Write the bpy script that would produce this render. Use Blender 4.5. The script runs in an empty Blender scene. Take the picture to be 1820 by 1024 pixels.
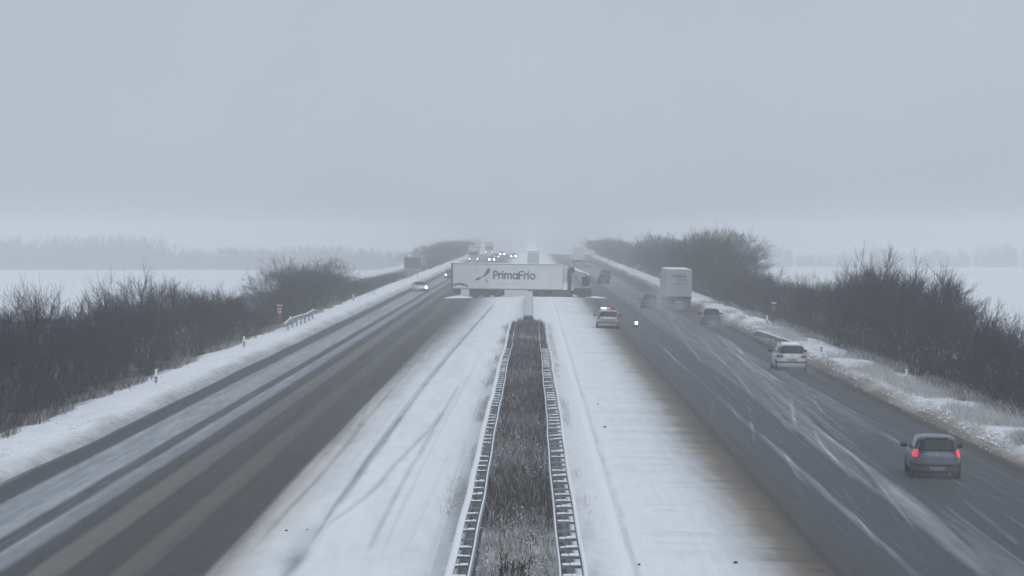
import bpy, bmesh, math, random
import numpy as np
from mathutils import Vector, Matrix

random.seed(7)
RNG = np.random.default_rng(11)
SC = bpy.context.scene
COL = SC.collection
PI = math.pi

# ------------------------------------------------------------------ camera
H_CAM = 7.8                       # eye height on the overpass
F_PX, X_VP, Y_HZ = 5600.0, 945.0, 408.0   # survey of the photograph: focal length, vanishing point (1820 x 1024)
cam_d = bpy.data.cameras.new('camera')
cam_d.sensor_width = 36.0
cam_d.lens = 36.0 * F_PX / 1820.0
cam_d.clip_start = 0.5
cam_d.clip_end = 20000
cam = bpy.data.objects.new('camera', cam_d)
COL.objects.link(cam)
cam.location = (0, 0, H_CAM)
cam.rotation_euler = (PI / 2 - math.atan((512 - Y_HZ) / F_PX), 0, math.atan((X_VP - 910) / F_PX))
SC.camera = cam

# ------------------------------------------------------------------ sky, sun, exposure
world = bpy.data.worlds.new('World')
SC.world = world
world.use_nodes = True
wn, wl = world.node_tree.nodes, world.node_tree.links
wn.clear()
w_out = wn.new('ShaderNodeOutputWorld')
w_bg = wn.new('ShaderNodeBackground')
w_bg.inputs['Strength'].default_value = 0.1
w_sky = wn.new('ShaderNodeTexSky')
w_sky.sky_type = 'NISHITA'
w_sky.sun_disc = False
w_sky.sun_elevation = math.radians(50)
w_sky.sun_rotation = math.radians(150)
w_mix = wn.new('ShaderNodeMixRGB')
w_mix.inputs['Fac'].default_value = 0.93          # closed snow cloud over the whole dome
w_co = wn.new('ShaderNodeTexCoord')
w_no = wn.new('ShaderNodeTexNoise')
w_no.inputs['Scale'].default_value = 11.0
w_no.inputs['Detail'].default_value = 4.0
w_rp = wn.new('ShaderNodeValToRGB')
w_rp.color_ramp.elements[0].position = 0.3
w_rp.color_ramp.elements[1].position = 0.7
w_rp.color_ramp.elements[0].color = (4.46, 5.08, 5.95, 1)
w_rp.color_ramp.elements[1].color = (4.73, 5.36, 6.22, 1)
wl.new(w_co.outputs['Generated'], w_no.inputs['Vector'])
wl.new(w_no.outputs['Fac'], w_rp.inputs['Fac'])
wl.new(w_sky.outputs['Color'], w_mix.inputs['Color1'])
wl.new(w_rp.outputs['Color'], w_mix.inputs['Color2'])
wl.new(w_mix.outputs['Color'], w_bg.inputs['Color'])
wl.new(w_bg.outputs['Background'], w_out.inputs['Surface'])

sun_d = bpy.data.lights.new('sun', 'SUN')
sun_d.energy = 1.15
sun_d.angle = math.radians(70)
sun_d.color = (1.0, 0.98, 0.95)
sun = bpy.data.objects.new('sun', sun_d)
COL.objects.link(sun)
sun.rotation_euler = (math.radians(40), 0, math.radians(30))

vs = SC.view_settings
vs.view_transform = 'Standard'
try:
    vs.look = 'None'
except Exception:
    pass
vs.exposure = 0.02
vs.gamma = 1
vs.use_curve_mapping = False
SC.render.engine = 'CYCLES'
SC.cycles.max_bounces = 6
SC.cycles.diffuse_bounces = 3
SC.cycles.glossy_bounces = 2
SC.cycles.volume_bounces = 3
SC.cycles.use_denoising = True

# ------------------------------------------------------------------ small helpers
def survey_z(x):
    return -0.018 * max(0.0, min(abs(x), 16.4) - 2.5)

def at(px, py):
    """ground point seen at a pixel of the photograph, on the cambered road"""
    z = 0.0
    for _ in range(6):
        y = F_PX * (H_CAM - z) / (py - Y_HZ)
        x = (px - X_VP) * y / F_PX
        z = survey_z(x)
    return x, y

def tag(o, label=None, cat=None, group=None, kind=None):
    if label: o['label'] = label
    if cat: o['category'] = cat
    if group: o['group'] = group
    if kind: o['kind'] = kind
    return o

def empty(name, loc, rz=0.0, ry=0.0, sc=1.0):
    o = bpy.data.objects.new(name, None)
    o.empty_display_size = 0.2
    COL.objects.link(o)
    o.location = loc
    o.rotation_euler = (0, ry, rz)
    o.scale = (sc, sc, sc)
    return o

def link(name, me, parent=None, loc=(0, 0, 0)):
    o = bpy.data.objects.new(name, me)
    COL.objects.link(o)
    o.location = loc
    if parent: o.parent = parent
    return o

def children(o):
    return [c for c in COL.objects if c.parent is o]

class MB:
    """collects shapes, becomes one mesh"""
    def __init__(s):
        s.v, s.f, s.m = [], [], []
        s.mi = 0
    def add(s, vs_, fs_):
        n = len(s.v)
        s.v += [tuple(p) for p in vs_]
        s.f += [tuple(i + n for i in f) for f in fs_]
        s.m += [s.mi] * len(fs_)
        return s
    def box(s, x0, x1, y0, y1, z0, z1, c=0.0, tf=None):
        """box with chamfered edges (c = chamfer)"""
        if c <= 0:
            p = [(x, y, z) for x in (x0, x1) for y in (y0, y1) for z in (z0, z1)]
            f = [(0, 1, 3, 2), (4, 6, 7, 5), (0, 4, 5, 1), (2, 3, 7, 6), (0, 2, 6, 4), (1, 5, 7, 3)]
        else:
            c = min(c, (x1 - x0) * .45, (y1 - y0) * .45, (z1 - z0) * .45)
            p, f = [], []
            for x, ix in ((x0, x0 + c), (x1, x1 - c)):
                for y, iy in ((y0, y0 + c), (y1, y1 - c)):
                    for z, iz in ((z0, z0 + c), (z1, z1 - c)):
                        p += [(x, iy, iz), (ix, y, iz), (ix, iy, z)]
            def id(i, j, k, a): return (i * 4 + j * 2 + k) * 3 + a
            for i in (0, 1):
                q = [id(i, 0, 0, 0), id(i, 1, 0, 0), id(i, 1, 1, 0), id(i, 0, 1, 0)]
                f.append(q if i else q[::-1])
                q = [id(0, i, 0, 1), id(0, i, 1, 1), id(1, i, 1, 1), id(1, i, 0, 1)]
                f.append(q if i else q[::-1])
                q = [id(0, 0, i, 2), id(1, 0, i, 2), id(1, 1, i, 2), id(0, 1, i, 2)]
                f.append(q if i else q[::-1])
            for j in (0, 1):
                for k in (0, 1):
                    f.append([id(0, j, k, 1), id(1, j, k, 1), id(1, j, k, 2), id(0, j, k, 2)])
                    f.append([id(j, 0, k, 0), id(j, 1, k, 0), id(j, 1, k, 2), id(j, 0, k, 2)])
                    f.append([id(j, k, 0, 0), id(j, k, 1, 0), id(j, k, 1, 1), id(j, k, 0, 1)])
            for i in (0, 1):
                for j in (0, 1):
                    for k in (0, 1):
                        f.append([id(i, j, k, 0), id(i, j, k, 1), id(i, j, k, 2)])
        if tf: p = [tf(*q) for q in p]
        return s.add(p, f)
    def cyl(s, c, axis, r, h, n=16, r2=None):
        """cylinder centred on c along axis 'x','y' or 'z'"""
        r2 = r if r2 is None else r2
        p = []
        for e, rr in ((-h / 2, r), (h / 2, r2)):
            for k in range(n):
                a = 2 * PI * k / n
                u, w = rr * math.cos(a), rr * math.sin(a)
                d = {'x': (e, u, w), 'y': (u, e, w), 'z': (u, w, e)}[axis]
                p.append((c[0] + d[0], c[1] + d[1], c[2] + d[2]))
        f = [(k, (k + 1) % n, n + (k + 1) % n, n + k) for k in range(n)]
        f += [tuple(range(n))[::-1], tuple(range(n, 2 * n))]
        return s.add(p, f)
    def ring(s, c, axis, r_out, r_in, h, n=20):
        prof = [(r_in, -h / 2), (r_out - .03, -h / 2), (r_out, -h / 2 + .04), (r_out, h / 2 - .04), (r_out - .03, h / 2), (r_in, h / 2)]
        p = []
        m = len(prof)
        for k in range(n):
            a = 2 * PI * k / n
            for r, e in prof:
                u, w = r * math.cos(a), r * math.sin(a)
                d = {'x': (e, u, w), 'y': (u, e, w), 'z': (u, w, e)}[axis]
                p.append((c[0] + d[0], c[1] + d[1], c[2] + d[2]))
        f = []
        for k in range(n):
            for j in range(m):
                f.append((k * m + j, k * m + (j + 1) % m, ((k + 1) % n) * m + (j + 1) % m, ((k + 1) % n) * m + j))
        return s.add(p, f)
    def prism(s, pts, y0, y1, plane='xz'):
        """polygon extruded along the third axis"""
        n = len(pts)
        if plane == 'xz':
            p = [(a, y0, b) for a, b in pts] + [(a, y1, b) for a, b in pts]
        elif plane == 'yz':
            p = [(y0, a, b) for a, b in pts] + [(y1, a, b) for a, b in pts]
        else:
            p = [(a, b, y0) for a, b in pts] + [(a, b, y1) for a, b in pts]
        f = [tuple(range(n)), tuple(range(n, 2 * n))[::-1]]
        f += [(k, n + k, n + (k + 1) % n, (k + 1) % n) for k in range(n)]
        return s.add(p, f)
    def mesh(s, name, mats, smooth=False):
        me = bpy.data.meshes.new(name)
        me.from_pydata(s.v, [], s.f)
        mats = mats if isinstance(mats, (list, tuple)) else [mats]
        for m in mats: me.materials.append(m)
        if len(mats) > 1: me.polygons.foreach_set('material_index', s.m)
        bm = bmesh.new(); bm.from_mesh(me)
        bmesh.ops.recalc_face_normals(bm, faces=bm.faces)
        bm.to_mesh(me); bm.free()
        if smooth: me.polygons.foreach_set('use_smooth', [True] * len(me.polygons))
        me.update()
        return me
    def build(s, name, mats, parent=None, smooth=False, loc=(0, 0, 0)):
        return link(name, s.mesh(name, mats, smooth), parent, loc)

def np_mesh(name, V, Q, mat, smooth=True, attrs=None):
    """fast mesh from numpy arrays; Q is (n,4) or (n,3)"""
    me = bpy.data.meshes.new(name)
    k = Q.shape[1]
    me.vertices.add(len(V)); me.vertices.foreach_set('co', np.ascontiguousarray(V, dtype=np.float32).ravel())
    me.loops.add(Q.size); me.loops.foreach_set('vertex_index', np.ascontiguousarray(Q, dtype=np.int32).ravel())
    me.polygons.add(len(Q)); me.polygons.foreach_set('loop_start', np.arange(0, Q.size, k, dtype=np.int32))
    me.update(calc_edges=True)
    me.polygons.foreach_set('use_smooth', np.full(len(Q), smooth))
    for a, val in (attrs or {}).items():
        at_ = me.attributes.new(a, 'FLOAT', 'POINT')
        at_.data.foreach_set('value', np.ascontiguousarray(val, dtype=np.float32).ravel())
    me.materials.append(mat)
    me.validate()
    return me

# value noise
_P = np.random.default_rng(5).random((256, 256))
def vnoise(x, y):
    x = np.asarray(x, float); y = np.asarray(y, float)
    xi, yi = np.floor(x).astype(int), np.floor(y).astype(int)
    fx, fy = x - xi, y - yi
    fx = fx * fx * (3 - 2 * fx); fy = fy * fy * (3 - 2 * fy)
    g = lambda a, b: _P[a & 255, b & 255]
    return ((g(xi, yi) * (1 - fx) + g(xi + 1, yi) * fx) * (1 - fy) + (g(xi, yi + 1) * (1 - fx) + g(xi + 1, yi + 1) * fx) * fy) * 2 - 1
def fnoise(x, y, o=3):
    r, a = 0, 1.0
    for k in range(o):
        r = r + a * vnoise(x * 2 ** k + 17.3 * k, y * 2 ** k + 5.1 * k); a *= .5
    return r / 1.75
def sstep(a, b, x):
    t = np.clip((x - a) / (b - a), 0, 1)
    return t * t * (3 - 2 * t)

# ------------------------------------------------------------------ materials
MATS = {}
def mat(name, col, rough=.6, metal=0.0, spec=.4, emit=None, es=0.0, noise=None, nscale=8.0, bump=0.0, coat=0.0):
    m = bpy.data.materials.new(name)
    m.use_nodes = True
    nt = m.node_tree
    b = nt.nodes['Principled BSDF']
    b.inputs['Base Color'].default_value = (*col, 1)
    b.inputs['Roughness'].default_value = rough
    b.inputs['Metallic'].default_value = metal
    b.inputs['Specular IOR Level'].default_value = spec
    b.inputs['Coat Weight'].default_value = coat
    if emit:
        b.inputs['Emission Color'].default_value = (*emit, 1)
        b.inputs['Emission Strength'].default_value = es
    if noise or bump:
        tc = nt.nodes.new('ShaderNodeTexCoord')
        n = nt.nodes.new('ShaderNodeTexNoise')
        n.inputs['Scale'].default_value = nscale
        n.inputs['Detail'].default_value = 4
        nt.links.new(tc.outputs['Object'], n.inputs['Vector'])
        if noise:
            r = nt.nodes.new('ShaderNodeValToRGB')
            r.color_ramp.elements[0].position = .35
            r.color_ramp.elements[1].position = .68
            r.color_ramp.elements[0].color = (*col, 1)
            r.color_ramp.elements[1].color = (*noise, 1)
            nt.links.new(n.outputs['Fac'], r.inputs['Fac'])
            nt.links.new(r.outputs['Color'], b.inputs['Base Color'])
        if bump:
            bp = nt.nodes.new('ShaderNodeBump')
            bp.inputs['Strength'].default_value = bump
            nt.links.new(n.outputs['Fac'], bp.inputs['Height'])
            nt.links.new(bp.outputs['Normal'], b.inputs['Normal'])
    MATS[name] = m
    return m

def ground_mat(name, stretch, detail_scale, breakup=1.5):
    """wet asphalt -> slush -> snow by the cover attributes stored on the sheet"""
    m = bpy.data.materials.new(name); m.use_nodes = True
    nt = m.node_tree; N = nt.nodes; L = nt.links
    b = N['Principled BSDF']
    tc = N.new('ShaderNodeTexCoord')
    mp = N.new('ShaderNodeMapping'); mp.inputs['Scale'].default_value = stretch
    L.new(tc.outputs['Object'], mp.inputs['Vector'])
    n1 = N.new('ShaderNodeTexNoise'); n1.inputs['Scale'].default_value = detail_scale; n1.inputs['Detail'].default_value = 6; n1.inputs['Roughness'].default_value = .62
    L.new(mp.outputs['Vector'], n1.inputs['Vector'])
    n2 = N.new('ShaderNodeTexNoise'); n2.inputs['Scale'].default_value = 1.7; n2.inputs['Detail'].default_value = 5
    L.new(tc.outputs['Object'], n2.inputs['Vector'])
    sn = N.new('ShaderNodeAttribute'); sn.attribute_name = 'snow'
    di = N.new('ShaderNodeAttribute'); di.attribute_name = 'dirt'
    def math_(op, a, c, clamp=False):
        q = N.new('ShaderNodeMath'); q.operation = op; q.use_clamp = clamp
        for i, v in ((0, a), (1, c)):
            if isinstance(v, (int, float)): q.inputs[i].default_value = v
            else: L.new(v, q.inputs[i])
        return q.outputs[0]
    # noise breaks the cover where it is thin
    inv = math_('SUBTRACT', 1.13, sn.outputs['Fac'])
    amp = math_('MULTIPLY', inv, math_('ADD', sn.outputs['Fac'], .07))
    nn = math_('MULTIPLY', math_('SUBTRACT', n1.outputs['Fac'], .5), breakup)
    s = math_('ADD', sn.outputs['Fac'], math_('MULTIPLY', nn, amp), True)
    rp = N.new('ShaderNodeValToRGB'); cr = rp.color_ramp
    cr.elements[0].position = 0.0; cr.elements[0].color = (.026, .028, .032, 1)
    cr.elements[1].position = 1.0; cr.elements[1].color = (.80, .825, .86, 1)
    e = cr.elements.new(.30); e.color = (.072, .077, .084, 1)
    e = cr.elements.new(.60); e.color = (.27, .29, .315, 1)
    e = cr.elements.new(.85); e.color = (.62, .65, .685, 1)
    L.new(s, rp.inputs['Fac'])
    mx = N.new('ShaderNodeMixRGB'); mx.blend_type = 'MULTIPLY'
    mx.inputs['Color2'].default_value = (.70, .57, .43, 1)
    d2 = math_('MULTIPLY', di.outputs['Fac'], math_('ADD', math_('MULTIPLY', n1.outputs['Fac'], 1.0), .45), True)
    L.new(d2, mx.inputs['Fac']); L.new(rp.outputs['Color'], mx.inputs['Color1'])
    L.new(mx.outputs['Color'], b.inputs['Base Color'])
    r = N.new('ShaderNodeMapRange'); r.inputs['To Min'].default_value = .36; r.inputs['To Max'].default_value = .95
    r.inputs['From Max'].default_value = .6
    L.new(s, r.inputs['Value']); L.new(r.outputs['Result'], b.inputs['Roughness'])
    sp = N.new('ShaderNodeMapRange'); sp.inputs['To Min'].default_value = .10; sp.inputs['To Max'].default_value = .08
    L.new(s, sp.inputs['Value']); L.new(sp.outputs['Result'], b.inputs['Specular IOR Level'])
    bp = N.new('ShaderNodeBump'); bp.inputs['Strength'].default_value = .5; bp.inputs['Distance'].default_value = .07
    hs = math_('MULTIPLY', math_('ADD', n1.outputs['Fac'], n2.outputs['Fac']), math_('ADD', s, .08))
    L.new(hs, bp.inputs['Height']); L.new(bp.outputs['Normal'], b.inputs['Normal'])
    MATS[name] = m
    return m

M_ROAD = ground_mat('winter_road', (1.0, .07, 1.0), 3.2, .85)
M_LANE = M_ROAD
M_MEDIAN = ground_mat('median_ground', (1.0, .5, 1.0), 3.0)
M_VERGE = ground_mat('verge_snow', (1.0, .45, 1.0), 2.0)
M_FIELD = ground_mat('field_snow', (.3, .15, 1.0), .5)
M_SNOW = mat('fresh_snow', (.80, .825, .86), .95, spec=.1, bump=.3, nscale=6)
M_STEEL = mat('galvanised_steel', (.33, .35, .37), .5, metal=.3, noise=(.24, .25, .27), nscale=5)
M_CONC = mat('barrier_grey', (.36, .37, .39), .85, noise=(.47, .48, .50), nscale=3)
M_RUBBER = mat('tyre_rubber', (.022, .022, .024), .8, noise=(.06, .058, .055), nscale=12)
M_RIM = mat('wheel_rim', (.25, .26, .27), .4, metal=.6)
M_GLASS = mat('car_glass', (.012, .016, .019), .16, spec=.28)
M_PLASTIC = mat('black_plastic', (.024, .026, .029), .6, noise=(.06, .06, .06), nscale=6)
M_UNDER = mat('road_grime', (.045, .044, .043), .85, noise=(.085, .08, .074), nscale=4)
M_SILVER = mat('silver_paint', (.115, .128, .168), .38, metal=.3, noise=(.095, .105, .14), nscale=2.5, coat=.3)
M_WHITE = mat('white_paint', (.60, .61, .625), .4, noise=(.48, .49, .50), nscale=2.2, coat=.3)
M_GREYCAR = mat('pale_police_paint', (.44, .455, .465), .42, metal=.2, noise=(.35, .36, .365), nscale=2.5, coat=.2)
M_GREEN = mat('police_stripe', (.24, .265, .235), .5)
M_TEAL = mat('teal_paint', (.022, .06, .065), .38, noise=(.04, .07, .075), nscale=2, coat=.3)
M_DARK = mat('dark_paint', (.03, .032, .037), .4, noise=(.05, .05, .052), nscale=2, coat=.2)
M_PLATE = mat('number_plate', (.24, .25, .255), .6)
M_BRAKE = mat('lit_brake_lamp', (.35, .02, .02), .3, emit=(1.0, .05, .09), es=.62)
M_TAIL = mat('unlit_tail_lamp', (.16, .025, .03), .25)
M_TAILDIM = mat('running_tail_lamp', (.22, .03, .03), .3, emit=(1.0, .08, .08), es=.22)
M_HEAD = mat('lit_headlamp', (.8, .8, .8), .2, emit=(1.0, .99, .95), es=9)
M_HEADF = mat('lit_headlamp_far', (.8, .8, .8), .2, emit=(1.0, .98, .96), es=10)
M_HEADDIM = mat('dim_headlamp', (.8, .8, .8), .2, emit=(1.0, .96, .92), es=3)
M_CLEAR = mat('lamp_glass', (.45, .47, .48), .15)
M_BLUE = mat('lit_blue_lamp', (.2, .35, .8), .2, emit=(.45, .66, 1.0), es=5)
M_RED = mat('lit_red_lamp', (.7, .2, .25), .2, emit=(1.0, .25, .33), es=.55)
M_WARN = mat('lit_warning_lamp', (.9, .8, .6), .3, emit=(1.0, .88, .66), es=2.2)
M_ORANGE = mat('call_post_orange', (.33, .075, .05), .6, noise=(.26, .07, .05), nscale=5)
M_YELLOW = mat('call_post_yellow', (.10, .066, .035), .6, noise=(.08, .055, .03), nscale=5)
M_PANEL = mat('pale_panel', (.62, .6, .58), .6)
M_POSTW = mat('white_post', (.78, .79, .80), .6)
M_POSTB = mat('black_band', (.02, .02, .022), .6)
M_SIGN = mat('sign_back', (.10, .105, .115), .6, noise=(.13, .135, .14), nscale=2)
M_PRINT = mat('grey_print', (.075, .08, .09), .6)
M_PRINTPALE = mat('pale_print', (.42, .43, .44), .6)
M_OCHRE = mat('ochre_print', (.45, .38, .17), .6)
M_TRAILER = mat('trailer_white', (.66, .67, .68), .5, noise=(.57, .58, .585), nscale=1.2)
M_DIRTYWHITE = mat('dirty_white', (.36, .37, .385), .6, noise=(.29, .30, .31), nscale=1.0)
M_HAZEGREY = mat('hazed_vehicle_grey', (.36, .37, .38), .6)  # paling by haze painted into the bodies of far vehicles
M_CABW = mat('cab_white', (.34, .35, .365), .5, noise=(.20, .21, .22), nscale=1.5)
M_BARK = mat('winter_bark', (.032, .028, .027), .95, spec=.1, noise=(.05, .045, .042), nscale=4)
M_TWIG = mat('bare_twigs', (.030, .026, .026), .95, spec=.1)
M_TWIG2 = mat('bare_twigs_reddish', (.036, .029, .027), .95, spec=.1)
M_TWIG3 = mat('bare_twigs_grey', (.045, .041, .040), .95, spec=.1)
M_TWIG4 = mat('bare_twigs_brown', (.048, .036, .030), .95, spec=.1)
M_FAR = mat('far_wood', (.06, .062, .062), .9)
M_STALK = mat('dry_stalk', (.095, .082, .075), .9, noise=(.05, .045, .043), nscale=3)
M_STALKPALE = mat('frosted_stalk', (.40, .39, .37), .9, noise=(.55, .56, .58), nscale=5)
M_CLOD = mat('dark_clod', (.05, .045, .04), .9)

# ------------------------------------------------------------------ the land
def terrain(X, Y):
    ax = np.abs(X)
    road = -0.018 * np.clip(np.minimum(ax, 16.4) - 2.5, 0, None)
    n = fnoise(X * .55 + 30, Y * .12, 3)
    up = sstep(16.35, 17.5, ax + .18 * fnoise(Y * .09, X * .3 + 9, 2))
    bank = up * (.40 + .12 * n)
    fall = sstep(19.3, 23.5, ax) * 1.0
    z = road + bank - fall - 26.0 * (np.clip(Y - 930, 0, 1700) / 1000) ** 2
    fz = -1.1 - .0077 * np.clip(Y - 160, 0, 1900) + .15 * fnoise(X * .02, Y * .01, 2)
    k = sstep(26, 60, ax)
    return z * (1 - k) + fz * k

def rows():
    r = [-300.0, -120.0, -40.0, 0.0, 30.0, 48.0]
    y = 56.0
    while y < 4300:
        r.append(y)
        y += max(.22, min(y * y / 27000.0, 220))
    r.append(4400.0)
    return np.array(r)
ROWS = rows()

def seg_dist(X, Y, pts, ys=1.0):
    """lateral distance from a line that runs along the road, inf outside its length"""
    p = sorted(pts, key=lambda q: q[1])
    py = np.array([q[1] for q in p]); px = np.array([q[0] for q in p])
    gy = np.linspace(py[0] - 4, py[-1] + 4, 240)
    gx = np.interp(gy, py, px)
    sl0, sl1 = (px[1] - px[0]) / (py[1] - py[0] + 1e-6), (px[-1] - px[-2]) / (py[-1] - py[-2] + 1e-6)
    gx = np.where(gy < py[0], px[0] + sl0 * (gy - py[0]), np.where(gy > py[-1], px[-1] + sl1 * (gy - py[-1]), gx))
    pad = np.concatenate([np.full(22, gx[0]), gx, np.full(22, gx[-1])])
    gx2 = np.convolve(pad, np.ones(45) / 45, 'valid')
    e_ = np.minimum(1, np.minimum(np.arange(240), np.arange(240)[::-1]) / 22)
    gx = gx * (1 - e_) + gx2 * e_
    d = np.abs(X - np.interp(Y, gy, gx))
    fade = sstep(py[0] - 1, py[0] + 2 + .08 * (py[-1] - py[0]), Y) * (1 - sstep(py[-1] - 2 - .08 * (py[-1] - py[0]), py[-1] + 1, Y))
    return d, fade

def G(*pp): return [at(a, b) for a, b in pp]

def cover_left(X, Y):
    wob = .13 * fnoise(Y * .010, X * .05, 2) + .025 * fnoise(Y * .09 + 40, X * .35, 2)
    A = -X + wob
    far = sstep(130, 330, Y)
    prof_x = [2.3, 6.9, 7.35, 7.6, 8.7, 8.95, 9.55, 9.75, 10.6, 10.85, 11.5, 11.75, 12.2, 12.45, 13.0, 13.15, 13.3, 13.42, 13.6, 13.75, 15.35, 15.6, 16.35, 16.9]
    prof_s = [1.0, .97, .78, .26, .24, .39, .40, .25, .23, .48, .50, .31, .26, .56, .60, .36, .26, .36, .28, .64, .60, .24, .22, .95]
    s = np.interp(A, prof_x, prof_s)
    # the snow edge softens with distance
    soft = 1 - sstep(3.0, 8.0, A)
    s = s * (1 - far * .8) + far * .8 * np.where(A < 8.2, .24 + .76 * soft, s)
    st = fnoise(X * 5.0, Y * .016, 3)
    st2 = fnoise(X * 1.6 + 60, Y * .03, 3)
    mid = (A > 7.4) & (A < 16.6)
    s = s + np.where(mid, .045 * st + .06 * st2, 0)
    # patches of thin cover beside the trafficked edge
    s = s - np.where(A <= 7.6, sstep(5.2, 7.3, A) * .22 * (.5 + .5 * fnoise(X * .8, Y * .05 + 8, 3)), 0)
    tracks = [
        (G((540, 985), (560, 940), (640, 850), (720, 730), (775, 660), (835, 590), (880, 540)), .13, .50),
        (G((525, 1024), (548, 960), (625, 860), (706, 740), (764, 668), (826, 592)), .05, .28),
        (G((560, 950), (650, 890), (700, 830), (760, 770), (790, 730)), .11, .34),
        (G((640, 1010), (720, 850), (820, 680)), .09, .34),
        (G((662, 1024), (740, 850), (826, 690), (850, 640)), .04, .18),
        (G((480, 1060), (545, 980)), .20, .40),
        (G((600, 880), (690, 770), (720, 735)), .08, .16),
        (G((585, 830), (640, 760), (660, 700)), .08, .15),
        (G((500, 1024), (560, 935)), .30, .22),
        (G((730, 840), (800, 730), (860, 620)), .06, .13),
        (G((700, 1024), (760, 900), (800, 800)), .05, .08),
        (G((690, 720), (740, 660), (790, 610)), .30, .13),
        (G((460, 960), (560, 860), (640, 770)), .10, .16),
        (G((430, 1000), (540, 880), (610, 800), (700, 690)), .08, .14),
        (G((610, 790), (690, 700), (760, 620), (800, 570)), .10, .15),
        (G((590, 870), (660, 780), (735, 690)), .04, .12),
    ]
    dip = np.zeros_like(X)
    for pts, w, k in tracks:
        d, f = seg_dist(X + .03 * fnoise(Y * .12, X * .3, 2), Y, pts)
        g = np.exp(-(d / w) ** 2 * 1.1) * f
        s = s - .58 * g * k * (.9 + .15 * fnoise(X * 3, Y * .08, 2))
        dip = dip + .8 * g * k
    s = s + (.05 * fnoise(X * 1.2, Y * .1 + 90, 3) - .07 * np.clip(fnoise(X * 2.6, Y * .5 + 33, 3), 0, 1)) * (A < 7.2)
    dirt = .95 * sstep(7.0, 8.0, A) * (1 - sstep(11.6, 12.6, A)) * (.75 + .3 * st2) + .38 * np.exp(-((A - 7.0) / .55) ** 2) + .25 * sstep(15.4, 16.2, A)
    dirt = dirt + .10 * sstep(4.5, 7, A) * (A < 7.5)
    return np.clip(s, 0, 1), np.clip(dirt, 0, 1), dip

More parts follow.
